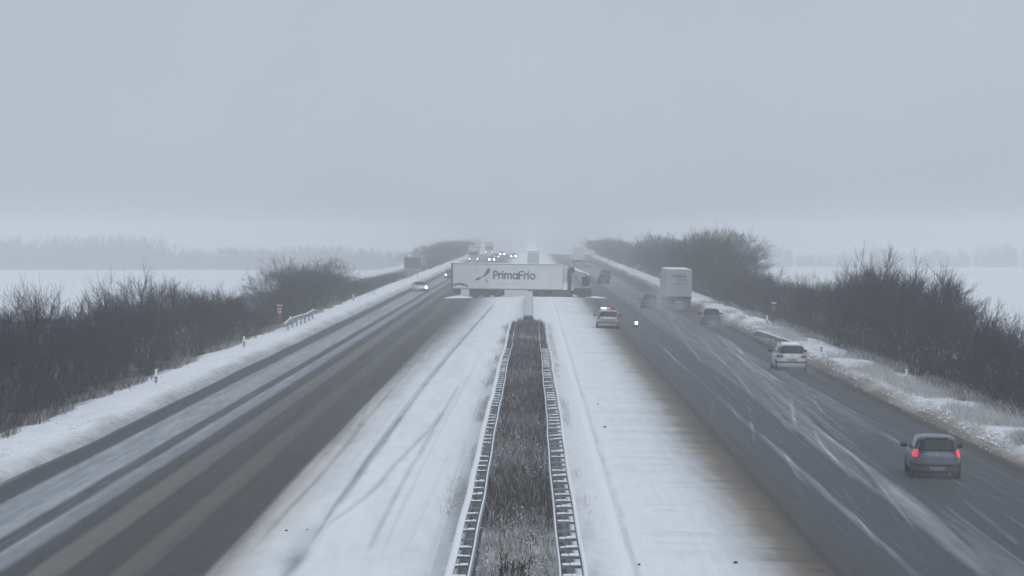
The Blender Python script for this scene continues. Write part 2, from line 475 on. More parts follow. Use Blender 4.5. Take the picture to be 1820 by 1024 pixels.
def cover_right(X, Y):
    wob = .12 * fnoise(Y * .009 + 70, X * .05, 2) + .03 * fnoise(Y * .1 + 10, X * .35, 2)
    A = X + wob
    prof_x = [2.3, 4.2, 5.5, 6.2, 6.9, 7.15, 8.5, 8.65, 8.85, 9.0, 10.1, 10.4, 11.6, 11.9, 13.0, 14.1, 14.4, 15.6, 16.0, 16.6, 17.0]
    prof_s = [1.0, .95, .76, .60, .38, .14, .17, .36, .36, .18, .22, .41, .42, .39, .42, .38, .14, .12, .18, .48, .72]
    s = np.interp(A, prof_x, prof_s)
    st = fnoise(X * 5.0 + 31, Y * .016 + 5, 3)
    st2 = fnoise(X * 1.4 + 20, Y * .035, 3)
    road = sstep(7.1, 7.4, A) * (1 - sstep(15.9, 16.3, A))
    s = s + road * (.05 * st + .035 * st2)
    s = s - .17 * (1 - sstep(95, 150, Y)) * sstep(11.3, 12.0, A) * (1 - sstep(14.0, 14.4, A))
    far = sstep(330, 520, Y)
    s = s + far * road * .12
    lines = [   # slush ridges left by changing lanes (+) and bare wheel tracks (-)
        (G((1232, 560), (1300, 640), (1400, 735), (1480, 810), (1560, 900), (1620, 1024)), .06, .16),
        (G((1457, 766), (1532, 824), (1590, 898), (1690, 1024)), .07, .18),
        (G((1333, 737), (1424, 819), (1499, 886), (1570, 985)), .06, .20),
        (G((1499, 886), (1660, 1030)), .06, .18),
        (G((1200, 590), (1290, 690), (1400, 800), (1500, 890)), .05, .15),
        (G((1270, 590), (1400, 720), (1500, 800), (1700, 960), (1800, 1040)), .22, .16),
        (G((1250, 560), (1330, 640), (1400, 690)), .20, .26),
        (G((1180, 545), (1260, 620), (1330, 690), (1345, 720)), .10, .20),
        (G((1331, 720), (1342, 800)), .14, .26),
        (G((1405, 705), (1414, 765)), .13, .20),
        (G((1500, 775), (1600, 850), (1760, 1010)), .14, -.13),
        (G((1420, 720), (1530, 830), (1600, 930), (1660, 1030)), .16, -.12),
        (G((1340, 680), (1480, 840), (1600, 1020)), .13, -.12),
        (G((1200, 560), (1300, 660), (1360, 760)), .16, -.10),
        (G((1560, 740), (1700, 850), (1830, 960)), .25, -.08),
        (G((1700, 880), (1760, 930), (1830, 985)), .20, .16),
        (G((1560, 860), (1680, 960), (1760, 1040)), .30, .15),
        (G((1190, 560), (1215, 600), (1270, 680), (1330, 770)), .08, .17),
    ]
    for pts, w, k in lines:
        d, f = seg_dist(X + .018 * fnoise(Y * .12, X * .3, 2), Y, pts)
        brk = .55 + .75 * np.clip(fnoise(X * 3.0 + 9, Y * .22, 3) + .35, 0, 1)
        s = s + np.exp(-(d / (w * .62)) ** 2) * f * k * brk * road
    # wind-blown cross ripples and thin streaks over the snowed-up lane
    rs = random.Random(21)
    for k in range(60):
        x0 = rs.uniform(7.5, 15.4); y0 = 70 + 190 * rs.random() ** 1.6; ln = rs.uniform(12, 60)
        dx = rs.choice((rs.gauss(0, .25), rs.uniform(-.2, 1.6)))
        pts = [(x0, y0), (x0 + dx * .35, y0 + ln * .5), (x0 + dx, y0 + ln)]
        d, f = seg_dist(X + .012 * fnoise(Y * .12, X * .3, 2), Y, pts)
        s = s + np.exp(-(d / rs.uniform(.03, .10)) ** 2) * f * rs.choice((-.12, .10, .15, .20)) * road
    snowy = (1 - sstep(6.6, 7.2, A)) * sstep(2.4, 3.2, A)
    rip = fnoise(X * .22 + 3, Y * .55, 3)
    rip2 = fnoise(X * .5 + 3, Y * 1.4, 3)
    s = s - snowy * (.08 * np.clip(rip, 0, 1) + .12 * np.clip(rip2 - .2, 0, 1)) * (1 + .9 * sstep(4.5, 6.5, A))
    d = np.abs(X - 2.42 - .10 * fnoise(Y * .08, X * 0, 2))
    s = s - .07 * np.exp(-(d / .06) ** 2) * (fnoise(Y * .3, X * 0 + 4, 2) > .1)
    dirt = np.exp(-((A - 6.7) / 1.0) ** 2) * 1.0 + .42 * sstep(4.6, 6.3, A) * (1 - sstep(7, 7.4, A)) * (.6 + .5 * fnoise(X * 1.5, Y * .3, 3))
    dirt = dirt + .9 * np.exp(-((A - 16.4) / .6) ** 2)
    return np.clip(s, 0, 1), np.clip(dirt, 0, 1), None

def sheet(name, xs, fn, m, kind='structure', label=None):
    X, Y = np.meshgrid(xs, ROWS)
    Z, s, d = fn(X, Y)
    nx, ny = len(xs), len(ROWS)
    V = np.stack([X, Y, Z], -1).reshape(-1, 3)
    i = np.arange(nx * ny).reshape(ny, nx)
    Q = np.stack([i[:-1, :-1], i[:-1, 1:], i[1:, 1:], i[1:, :-1]], -1).reshape(-1, 4)
    me = np_mesh(name, V, Q, m, True, {'snow': s, 'dirt': d})
    o = link(name, me)
    tag(o, label=label, kind=kind)
    return o

def f_left(X, Y):
    s, d, dip = cover_left(X, Y)
    e = sstep(-2.3, -2.5, X) * sstep(-16.6, -16.4, X)
    z = terrain(X, Y) + e * (.07 * s - .05 * dip + .015 * fnoise(X * 2, Y * .5, 2) * s)
    return z, s, d
def f_right(X, Y):
    s, d, _ = cover_right(X, Y)
    e = sstep(2.3, 2.5, X) * (1 - sstep(16.4, 16.6, X))
    step = .05 * (1 - sstep(2.36, 2.46, X + .1 * fnoise(Y * .08, X * 0, 2)))
    z = terrain(X, Y) + e * (.07 * s + .015 * fnoise(X * 1.2, Y * .7, 2) * s + step)
    return z, s, d
def f_median(X, Y):
    n = fnoise(X * 1.3, Y * .25, 3)
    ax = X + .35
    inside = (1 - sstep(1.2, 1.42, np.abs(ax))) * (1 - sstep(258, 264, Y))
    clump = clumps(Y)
    s = 1 - inside * np.where(np.abs(ax) > .95, .97, .04 + .76 * clump + .28 * n)  # strips under the rails darkened: dark soil plus the beams' shade painted in
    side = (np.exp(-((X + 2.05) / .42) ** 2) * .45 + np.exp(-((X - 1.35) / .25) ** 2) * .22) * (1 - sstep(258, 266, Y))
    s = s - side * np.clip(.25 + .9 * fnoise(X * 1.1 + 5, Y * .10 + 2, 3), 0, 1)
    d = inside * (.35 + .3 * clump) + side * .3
    e = sstep(2.3, 2.0, np.abs(X))
    z = .04 * (1 - e) * 0 + e * (.06 + .03 * n)
    return z, np.clip(s, 0, 1), np.clip(d, 0, 1)
def clumps(Y):
    """how thick the dead weeds stand along the median"""
    Y = np.asarray(Y, float)
    k = np.interp(Y, [60, 66, 70, 75, 80, 83, 88, 96, 104, 112, 118, 126, 132, 150, 160, 165, 170, 190, 200, 205, 212, 216, 222, 226, 245, 256, 262],
                  [.6, .5, .3, .25, .35, .8, .95, .8, .55, .6, .8, .6, .85, .95, .55, .6, .95, .95, .75, .9, .9, .35, .3, .9, 1, .9, .0])
    return np.clip(k + .12 * fnoise(Y * .3, Y * 0, 2), 0, 1)
def f_verge(X, Y):
    ax = np.abs(X)
    n = fnoise(X * .9, Y * .18, 3); n2 = fnoise(X * 2.3 + 8, Y * .6, 3)
    left = X < 0
    s = 1 - sstep(19.4, 20.6, ax + .5 * n) * (.30 + .15 * n2) - sstep(20.4, 21.6, ax + .5 * n) * .42 - np.where(left, 0, .14 * np.clip(n2 + .25, 0, 1) * sstep(16.9, 17.6, ax))
    s = s - np.where(left, .30, .42) * (1 - sstep(16.6, 17.7, ax + .35 * n))
    s = s - np.where(left, 0, .22) * np.clip(fnoise(X * 1.7 + 3, Y * .35, 3) + .1, 0, 1) * sstep(16.9, 17.4, ax)
    d = .35 * sstep(19.6, 21, ax) + np.where(left, .25, .95) * (1 - sstep(16.6, 17.9, ax + .35 * n)) + np.where(left, 0, .16 * np.clip(n2, 0, 1))
    z = terrain(X, Y) + .05 * n2 * sstep(16.6, 17.2, ax) * (1 - sstep(23.0, 24.0, ax))
    return z, np.clip(s, 0, 1), np.clip(d, 0, 1)
def f_field(X, Y):
    n = fnoise(X * .05, Y * .02, 3)
    ax = np.abs(X)
    s = 1 - .72 * (1 - sstep(26, 31, ax + 1.5 * n)) - .05 * np.clip(n, 0, 1)
    return terrain(X, Y), np.clip(s, 0, 1), .6 * (1 - sstep(25, 31, ax))

xr = np.arange(2.3, 16.6001, .05); xr[-1] = 16.6
xv = np.concatenate([np.arange(16.6, 20, .1), np.arange(20, 24, .25), [24.0]])
xf = np.concatenate([np.linspace(24, 34, 12), [38, 44, 52, 62, 80, 110, 150, 220, 340, 520, 900, 1500, 2600]])
sheet('road', -xr[::-1], f_left, M_ROAD)
sheet('road', xr, f_right, M_ROAD)
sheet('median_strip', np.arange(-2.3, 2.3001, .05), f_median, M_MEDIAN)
sheet('snow_verge', -xv[::-1], f_verge, M_VERGE)
sheet('snow_verge', xv, f_verge, M_VERGE)
sheet('snow_field', -xf[::-1], f_field, M_FIELD)
sheet('snow_field', xf, f_field, M_FIELD)

def tz(x, y):
    return float(terrain(np.array([float(x)]), np.array([float(y)]))[0])

# ------------------------------------------------------------------ the air
hz = bpy.data.materials.new('winter_haze'); hz.use_nodes = True
hn, hl = hz.node_tree.nodes, hz.node_tree.links
hn.clear()
ho = hn.new('ShaderNodeOutputMaterial'); hv = hn.new('ShaderNodeVolumePrincipled')
hv.inputs['Color'].default_value = (.93, .945, .96, 1)
hv.inputs['Density'].default_value = .00112
hl.new(hv.outputs['Volume'], ho.inputs['Volume'])
tag(MB().box(-2650, 2650, -350, 4450, -80, 13).build('haze', hz), kind='stuff')

# ------------------------------------------------------------------ bare trees and shrubs
class Tubes:
    def __init__(s): s.a, s.b, s.ra, s.rb = [], [], [], []
    def add(s, a, b, ra, rb):
        s.a.append(a); s.b.append(b); s.ra.append(ra); s.rb.append(rb)
    def mesh(s, name, m):
        a, b = np.array(s.a), np.array(s.b)
        ra, rb = np.array(s.ra)[:, None], np.array(s.rb)[:, None]
        d = b - a; d /= np.linalg.norm(d, axis=1, keepdims=True) + 1e-9
        h = np.where(np.abs(d[:, 2:3]) < .9, [[0, 0, 1.0]], [[1.0, 0, 0]])
        u = np.cross(d, h); u /= np.linalg.norm(u, axis=1, keepdims=True)
        w = np.cross(d, u)
        V = []
        for c, r in ((a, ra), (b, rb)):
            for k in range(3):
                t = 2 * PI * k / 3
                V.append(c + r * (math.cos(t) * u + math.sin(t) * w))
        V = np.stack(V, 1).reshape(-1, 3)
        n = len(a); o = (np.arange(n) * 6)[:, None]
        Q = np.concatenate([o + np.array([[k, (k + 1) % 3, 3 + (k + 1) % 3, 3 + k]]) for k in range(3)])
        return np_mesh(name, V, Q, m, True)

def rnd_dir(d, ang, rng):
    """a direction turned by ang from d"""
    h = Vector((rng.gauss(0, 1), rng.gauss(0, 1), rng.gauss(0, 1)))
    ax = d.cross(h)
    if ax.length < 1e-6: ax = Vector((1, 0, 0))
    return Matrix.Rotation(ang, 3, ax.normalized()) @ d

def plant(seed, height, spread, stems, fine, levels=4, trunk=0.0, up=.25):
    """returns (thick, thin) tubes of a leafless plant"""
    rng = random.Random(seed)
    thick, thin = Tubes(), Tubes()
    def grow(p, d, ln, r, lv):
        nseg = 2
        for i in range(nseg):
            d = (rnd_dir(d, rng.uniform(.06, .30), rng) + Vector((0, 0, up * .22))).normalized()
            q = p + d * (ln / nseg)
            r2 = r * (.86 if lv > 0 else .75)
            (thick if r > .022 else thin).add(tuple(p), tuple(q), r, r2)
            p, r = q, r2
        if lv <= 0: return
        k = rng.choice((2, 3, 3)) if lv > 1 else fine
        for j in range(k):
            a = rng.uniform(.25, .75) if j else rng.uniform(.05, .3)
            grow(p - d * rng.uniform(0, ln * .45), rnd_dir(d, a, rng), ln * rng.uniform(.6, .86), max(r * rng.uniform(.52, .72), .0055), lv - 1)
    if stems > 1: thick.add((0, 0, -.35), (0, 0, .10), .36, .26)
    for i in range(stems):
        az = rng.uniform(0, 2 * PI)
        lean = rng.uniform(.08, spread)
        rr = rng.uniform(0, .26) if stems > 2 else 0
        p = Vector((rr * math.cos(az), rr * math.sin(az), -.15))
        d = Vector((math.sin(lean) * math.cos(az), math.sin(lean) * math.sin(az), math.cos(lean)))
        h = height * rng.uniform(.8, 1.05)
        if trunk:
            q = p + Vector((0, 0, trunk)); thick.add(tuple(p), tuple(q), .13, .10)
            for _ in range(6):
                grow(q - Vector((0, 0, rng.uniform(0, trunk * .5))), rnd_dir(Vector((0, 0, 1)), rng.uniform(.1, spread), rng), h * .27, .05, levels)
        else:
            grow(p, d, h * .32, rng.uniform(.024, .038), levels)
    return thick, thin

def proto(name, seed, height, spread, stems, fine, levels, trunk, m, up=.25):
    th, tn = plant(seed, height, spread, stems, fine, levels, trunk, up)
    tops = np.array(tn.b)[:, 2]
    top = float(np.percentile(tops, 91))
    return (th.mesh('trunk', M_BARK), tn.mesh('crown', m), top, len(tn.a))

BUSH = [proto('bush', 10 + i, 5.0, .75, 9, 5, 4, 0.0, (M_TWIG, M_TWIG2, M_TWIG3, M_TWIG4, M_TWIG)[i % 5], (.22, .1, .28, .16, .2)[i]) for i in range(5)]
WHIP = [proto('whip', 30 + i, 5.4, .42, 8, 4, 4, 0.0, M_TWIG, .4) for i in range(2)]
TREE = [proto('tree', 50 + i, 7.5, 1.0, 1, 5, 5, 1.0, M_TWIG, .16) for i in range(2)]
SMALL = [proto('small_bush', 70 + i, 1.6, .9, 8, 4, 3, 0.0, M_TWIG, .2) for i in range(2)]
print('twigs', [b[3] for b in BUSH + WHIP + TREE + SMALL])

def put_plant(pr, x, y, top_z, label, cat, name, group, wide=1.0):
    z0 = tz(x, y)
    k = (top_z - z0) / pr[2]
    o = empty(name, (x, y, z0), random.uniform(0, 2 * PI))
    w = k * wide * random.uniform(.95, 1.2)
    o.scale = (w, w, k)
    link('trunk', pr[0], o); link('crown', pr[1], o)
    tag(o, label, cat, group)
    return o

def prof(tab, y): return float(np.interp(y, [t[0] for t in tab], [t[1] for t in tab]))
# outline of the thickets as measured in the photograph: bearing -> height of the dense twigs
LINE_L = [(-60, 575), (0, 562), (40, 545), (90, 532), (110, 548), (150, 562), (175, 540), (210, 510), (250, 503), (300, 503), (325, 517), (340, 533), (352, 514), (375, 498), (405, 502), (415, 520), (440, 522), (460, 514), (490, 507), (505, 478), (540, 464), (580, 472), (610, 479), (625, 500), (660, 492), (700, 490), (720, 489), (735, 488)]
LINE_R = [(1145, 432), (1160, 422), (1180, 420), (1198, 431), (1210, 433), (1235, 424), (1270, 417), (1290, 430), (1300, 455), (1315, 474), (1340, 480), (1370, 488), (1400, 498), (1420, 499), (1440, 497), (1470, 485), (1490, 488), (1500, 500), (1515, 476), (1535, 470), (1560, 475), (1575, 490), (1600, 474), (1615, 472), (1640, 489), (1665, 484), (1680, 480), (1690, 505), (1705, 535), (1730, 545), (1745, 552), (1760, 545), (1780, 545), (1800, 565), (1820, 590), (1860, 610), (1960, 640)]
SEG = {-1: [(146, 'bare dark brown shrub in the nearest left thicket, at the corner before the marker posts', 'shrubs in the nearest left thicket'),
            (212, 'bare dark shrub in the left hedgerow between the two nearest marker posts', 'shrubs by the left marker posts'),
            (285, 'bare dark shrub in the left hedgerow behind the orange call post', 'shrubs behind the orange call post'),
            (375, 'bare greyish shrub in the tall left clump beyond the short guardrail', 'shrubs in the tall left clump'),
            (999, 'low pale grey shrub in the left hedgerow below the dark sign', 'low shrubs below the dark sign')],
       1: [(176, 'bare dark brown shrub in the right thicket beside the silver hatchback', 'shrubs beside the silver hatchback'),
           (232, 'bare dark shrub in the right thicket above the frosted bank and marker post', 'shrubs above the frosted bank'),
           (312, 'bare dark shrub in the lower right hedgerow behind the yellowish call post', 'shrubs behind the yellowish call post'),
           (999, 'pale grey bare shrub in the tall hazy clump beside the white lorry', 'shrubs beside the white lorry')]}
def hedge(side, line, y0, y1):
    y = y0
    while y < y1:
        step = max(2.9, y / 47.0)
        for row in (0, 1):
            x = side * ((21.3, 24.4)[row] + random.uniform(-.6, .6))
            yy = y + random.uniform(-.5, .5) * step * .8 + row * step * .5
            px = X_VP + x * F_PX / yy
            top = H_CAM - (prof(line, px) + 10 - Y_HZ) * yy / F_PX
            k = random.random()
            if row == 0: top = tz(x, yy) + (top - tz(x, yy)) * (random.uniform(.75, 1.0) if yy > 300 else random.uniform(.62, .95))
            else: top = tz(x, yy) + (top - tz(x, yy)) * (random.uniform(.72, .90) if (side > 0 and yy > 360) else random.uniform(.97, 1.06) if 285 < yy < 360 else random.uniform(.80, 1.06))
            lb, g = next((l_, g_) for e_, l_, g_ in SEG[side] if yy < e_)
            if False:
                pr, nm, ct, lb, g = random.choice(TREE), 'bare_tree', 'tree', 'bare round-crowned tree standing in the tall hazy clump beside the white lorry', 'tall bare trees beside the lorry'
            elif k < .22 and row: pr, nm, ct, top = random.choice(WHIP), 'bare_shrub', 'shrub', tz(x, yy) + (top - tz(x, yy)) * .86
            else: pr, nm, ct = random.choice(BUSH), 'bare_shrub', 'shrub'
            top = max(top, tz(x, yy) + 1.3)
            put_plant(pr, x, yy, top, lb, ct, nm, g, max(.82, min(1.7, 2.7 / (top - tz(x, yy)))) * (1.35 if y > 280 else 1.0))
        y += step
hedge(-1, LINE_L, 104, 500)
hedge(1, LINE_R, 126, 622)
for px, y, py in ((1152, 600, 428), (1163, 575, 421), (1176, 560, 418), (1190, 535, 424), (1207, 500, 434), (1222, 478, 430), (1236, 452, 424), (1250, 440, 419), (1262, 425, 416), (1273, 405, 412), (1284, 392, 414), (1294, 385, 424), (1303, 372, 440)):
    x = (px - X_VP) * y / F_PX
    put_plant(random.choice(TREE), x, y, H_CAM - (py + 3 - Y_HZ) * y / F_PX, 'bare round-crowned tree in the tall hazy clump behind the white lorry', 'tree', 'bare_tree', 'tall bare trees behind the white lorry', 1.0)
# far ends of the hedgerows, faint in the haze
for side, tab, lab in ((-1, [(580, 1.1), (640, 1.9), (720, 3.1), (850, 3.7), (1000, 3.8)], 'faint hazy shrub far off on the left, behind the trailer end'),
                       (1, [(660, 2.6), (720, 3.6), (800, 4.0), (900, 4.2), (1000, 4.0)], 'faint hazy shrub far off on the right, beyond the snow bank')):
    y = tab[0][0]
    while y < 1000:
        for row in ((0, 1) if y > 700 else (0,)):
            put_plant(random.choice(BUSH), side * (20.3 + 3.2 * row + random.uniform(-.6, .6)), y + random.uniform(-4, 4), prof(tab, y) + random.gauss(0, .25), lab, 'shrub', 'bare_shrub', 'faint shrubs at the %s end of the road' % ('left' if side < 0 else 'right'), 1.5)
        y += 17
put_plant(TREE[0], -22.5, 352, 4.3, 'pale bare tree with open crown at the end of the left thicket', 'tree', 'bare_tree', None, 1.0)
put_plant(WHIP[0], -24.5, 160, 4.6, 'tall thin shrub with upright shoots above the near left thicket', 'shrub', 'bare_shrub', None, .8)
put_plant(WHIP[1], 24, 226, 4.9, 'tallest twiggy shrub in the middle of the right thicket', 'shrub', 'bare_shrub', None, .9)

# woods far beyond the fields: one mass each
def wood(name, x0, x1, y0, y1, h_fn, n, label):
    rng = np.random.default_rng(int(abs(x0)))
    V, Q = [], []
    bx = np.array(BUSH[0][1].vertices.__len__())
    src = Tubes()
    r = random.Random(int(abs(x0)) + 3)
    for i in range(n):
        x = r.uniform(x0, x1); y = r.uniform(y0, y1)
        z = tz(x, y); h = h_fn(x) * r.uniform(.5, 1.08)
        if h < 1: continue
        src.add((x, y, z - .3), (x, y, z + h * .6), .25, .12)
        for k in range(26):
            t = r.uniform(.12, .95)
            a = r.uniform(0, 2 * PI)
            w = h * .42 * math.sin(PI * min(t * .9 + .1, 1)) ** .6
            p = (x + r.uniform(-.4, .4) * w, y + r.uniform(-.4, .4) * w, z + h * max(t - .22, 0))
            q = (x + w * math.cos(a) * r.uniform(.5, 1), y + w * math.sin(a) * r.uniform(.5, 1), z + h * t)
            src.add(p, q, .16, .05)
    o = link(name, src.mesh(name, M_FAR))
    tag(o, label, 'woodland', None, 'stuff')
def hl_(x):
    px = X_VP + x * F_PX / 1500
    return float(np.interp(px, [-200, 0, 230, 290, 330, 365, 420, 480, 560, 650, 720, 745], [18, 17.5, 18, 16, 11, 11.5, 13, 12, 12.5, 11.5, 9, 6]))
wood('far_wood', -330, -58, 1480, 1580, hl_, 900, 'faint grey belt of woodland across the snowy field on the left')
def hr_(x):
    px = X_VP + x * F_PX / 1800
    return float(np.interp(px, [1290, 1330, 1375, 1400, 1420, 1480, 1530, 1560, 1590, 1640, 1700, 1740, 1780, 1830, 1950], [0, 8, 16, 14, 9, 8.5, 11, 17, 11, 11.5, 10, 14, 17, 13, 12]))
wood('far_wood', 118, 330, 1780, 1880, hr_, 330, 'very faint line of trees across the field on the right')

# ------------------------------------------------------------------ grasses
def blades(name, P, hgt, wid, lean, m, label=None, cat=None, seg=2):
    """P (n,3) roots; each blade a bent tapered strip"""
    n = len(P)
    az = RNG.uniform(0, 2 * PI, n); la = RNG.uniform(0, 2 * PI, n)
    h = hgt * RNG.uniform(.55, 1.15, n); ln = lean * RNG.uniform(.2, 1.2, n) * h
    sx, sy = np.cos(az) * wid / 2, np.sin(az) * wid / 2
    lx, ly = np.cos(la) * ln, np.sin(la) * ln
    V = np.zeros((n, 6, 3))
    for k, (t, wk) in enumerate(((0, 1.0), (.6, .8), (1.0, .25))):
        cx, cy, cz = P[:, 0] + lx * t * t, P[:, 1] + ly * t * t, P[:, 2] + h * (t - .12 * t * t * lean)
        V[:, 2 * k] = np.stack([cx - sx * wk, cy - sy * wk, cz], -1)
        V[:, 2 * k + 1] = np.stack([cx + sx * wk, cy + sy * wk, cz], -1)
    o = (np.arange(n) * 6)[:, None]
    Q = np.concatenate([o + np.array([[0, 1, 3, 2]]), o + np.array([[2, 3, 5, 4]])])
    ob = link(name, np_mesh(name, V.reshape(-1, 3), Q, m, False))
    return tag(ob, label, cat, None, 'stuff')

# dead weeds between the median guardrails
n = 95000
Yb = 61 + (262 - 61) * RNG.random(n) ** 1.25
Xb = -.36 + RNG.normal(0, .56, n)
keep = (np.abs(Xb + .36) < np.interp(Yb, [60, 135, 190, 262], [.92, .95, 1.3, 1.2])) & (RNG.random(n) < .12 + clumps(Yb) ** 1.5 * (.55 + .45 * (vnoise(Xb * 1.5, Yb * .45) > -.3)))
Xb, Yb = Xb[keep], Yb[keep]
Hb = (.22 + .48 * clumps(Yb)) * (.8 + .35 * vnoise(Xb * 2, Yb * .5))
P = np.stack([Xb, Yb, np.full(len(Xb), .03)], -1)
fr = RNG.random(len(P)) < .10 + .75 * (1 - clumps(Yb)) ** 1.3
blades('dead_weeds', P[~fr], Hb[~fr], .015, .42, M_STALK, 'dead brown weeds standing between the two guardrails of the median', 'weeds')
blades('frosted_weeds', P[fr], Hb[fr] * 1.0, .018, .5, M_STALKPALE, 'frosted pale stalks among the median weeds', 'weeds')
# snow caught in the weeds
n = 5200
Yf = 62 + 198 * RNG.random(n) ** 1.2; Xf = -.36 + RNG.uniform(-.92, .92, n)
keep = fnoise(Xf * 1.4 + 50, Yf * .35 + 7, 3) > .02 + .55 * (clumps(Yf) - .45)
Xf, Yf = Xf[keep], Yf[keep]
zf = .05 + (.12 + .38 * clumps(Yf)) * RNG.random(len(Xf))
rf = RNG.uniform(.012, .042, len(Xf))
octa = np.array([[1, 0, 0], [-1, 0, 0], [0, 1.5, 0], [0, -1.5, 0], [0, 0, .55], [0, 0, -.4]])
V = (np.stack([Xf, Yf, zf], -1)[:, None] + octa[None] * rf[:, None, None] * RNG.uniform(.7, 1.3, (len(Xf), 6, 1))).reshape(-1, 3)
T = np.concatenate([(np.arange(len(Xf)) * 6)[:, None] + np.array([t]) for t in ((0, 2, 4), (2, 1, 4), (1, 3, 4), (3, 0, 4), (2, 0, 5), (1, 2, 5), (3, 1, 5), (0, 3, 5))])
tag(link('snow_flecks', np_mesh('snow_flecks', V, T, M_SNOW)), 'flecks of snow caught in the median weeds', 'snow', None, 'stuff')
# weeds poking out of the snow outside the rails
n = 4500
Yb = 85 + 175 * RNG.random(n); Xb = np.where(RNG.random(n) < .75, RNG.normal(-2.05, .30, n), RNG.normal(1.42, .12, n))
keep = fnoise(Xb * 1.1 + 5, Yb * .10 + 2, 3) > .02
P = np.stack([Xb[keep], Yb[keep], np.full(keep.sum(), .05)], -1)
blades('sparse_weeds', P, .14, .014, .6, M_STALKPALE, 'sparse dead weeds poking through the snow outside the guardrails', 'weeds')
# thick dark stalks right in front
t_ = Tubes(); r_ = random.Random(3)
for i in range(26):
    x, y = r_.uniform(-.75, -.1), r_.uniform(67.5, 70.5); h = r_.uniform(.3, .6)
    t_.add((x, y, 0), (x + r_.uniform(-.1, .1), y + r_.uniform(-.1, .1), h), .016, .010)
    for k in range(2):
        z = h * r_.uniform(.5, .9)
        t_.add((x, y, z), (x + r_.uniform(-.15, .15), y, z + r_.uniform(.05, .16)), .009, .006)
tag(link('dark_stalks', t_.mesh('dark_stalks', M_TWIG)), 'cluster of dark bare stalks at the near end of the median', 'weeds', None, 'stuff')
# frosted grass along the foot of the hedges and on the right verge
def verge_grass(name, side, n, y0, y1, xa, xb, hgt, m, lab, thr, lean=.8, wid=.02):
    Yb = y0 + (y1 - y0) * RNG.random(n) ** 1.7
    Xb = side * (xa + (xb - xa) * RNG.random(n) ** .8)
    keep = fnoise(Xb * .45 + 3, Yb * .16, 3) > thr
    Xb, Yb = Xb[keep], Yb[keep]
    Z = terrain(Xb, Yb)
    blades(name, np.stack([Xb, Yb, Z], -1), hgt * (.7 + .6 * RNG.random(len(Xb))), wid, lean, m, lab, 'grass')
verge_grass('frosted_grass', 1, 52000, 112, 330, 17.3, 21.2, .42, M_STALKPALE, 'frosted pale grass tufts on the bank below the right hedgerow', .02, .8)
verge_grass('brown_grass', 1, 22000, 112, 330, 19.0, 21.5, .55, M_STALK, 'brown dead grass at the foot of the right hedgerow', .0)
verge_grass('brown_grass', -1, 26000, 104, 330, 19.3, 21.6, .45, M_STALK, 'brown dead grass at the foot of the left hedgerow', -.02)
verge_grass('frosted_grass', -1, 16000, 104, 330, 19.2, 21.2, .36, M_STALKPALE, 'frosted grass along the edge of the left snow verge', .08)
n = 5000
Xb = RNG.uniform(-90, -36, n); Yb = 331 + .05 * (Xb + 60) + RNG.normal(0, 1.0, n)
keep = vnoise(Xb * .5, Yb * 0) > -.45
P = np.stack([Xb[keep], Yb[keep], terrain(Xb[keep], Yb[keep])], -1)
blades('field_margin_grass', P, .7, .05, .5, M_STALK, 'thin line of dead grass across the left snowy field', 'grass')

# ------------------------------------------------------------------ guardrails
def beam_profile():
    return [(0, 0), (.03, .02), (.075, .05), (.075, .11), (.02, .135), (.02, .175), (.075, .20), (.075, .26), (.03, .29), (0, .31)]
def extrude_line(mb, prof_, path):
    """profile (dx, dz) swept along a polyline path [(x, y, z)]"""
    n = len(prof_); vs_, fs_ = [], []
    for (x, y, z) in path:
        vs_ += [(x + a, y, z + b) for a, b in prof_]
    for i in range(len(path) - 1):
        for k in range(n):
            fs_.append((i * n + k, i * n + (k + 1) % n, (i + 1) * n + (k + 1) % n, (i + 1) * n + k))
    fs_ += [tuple(range(n)), tuple(range((len(path) - 1) * n, len(path) * n))]
    mb.add(vs_, fs_)

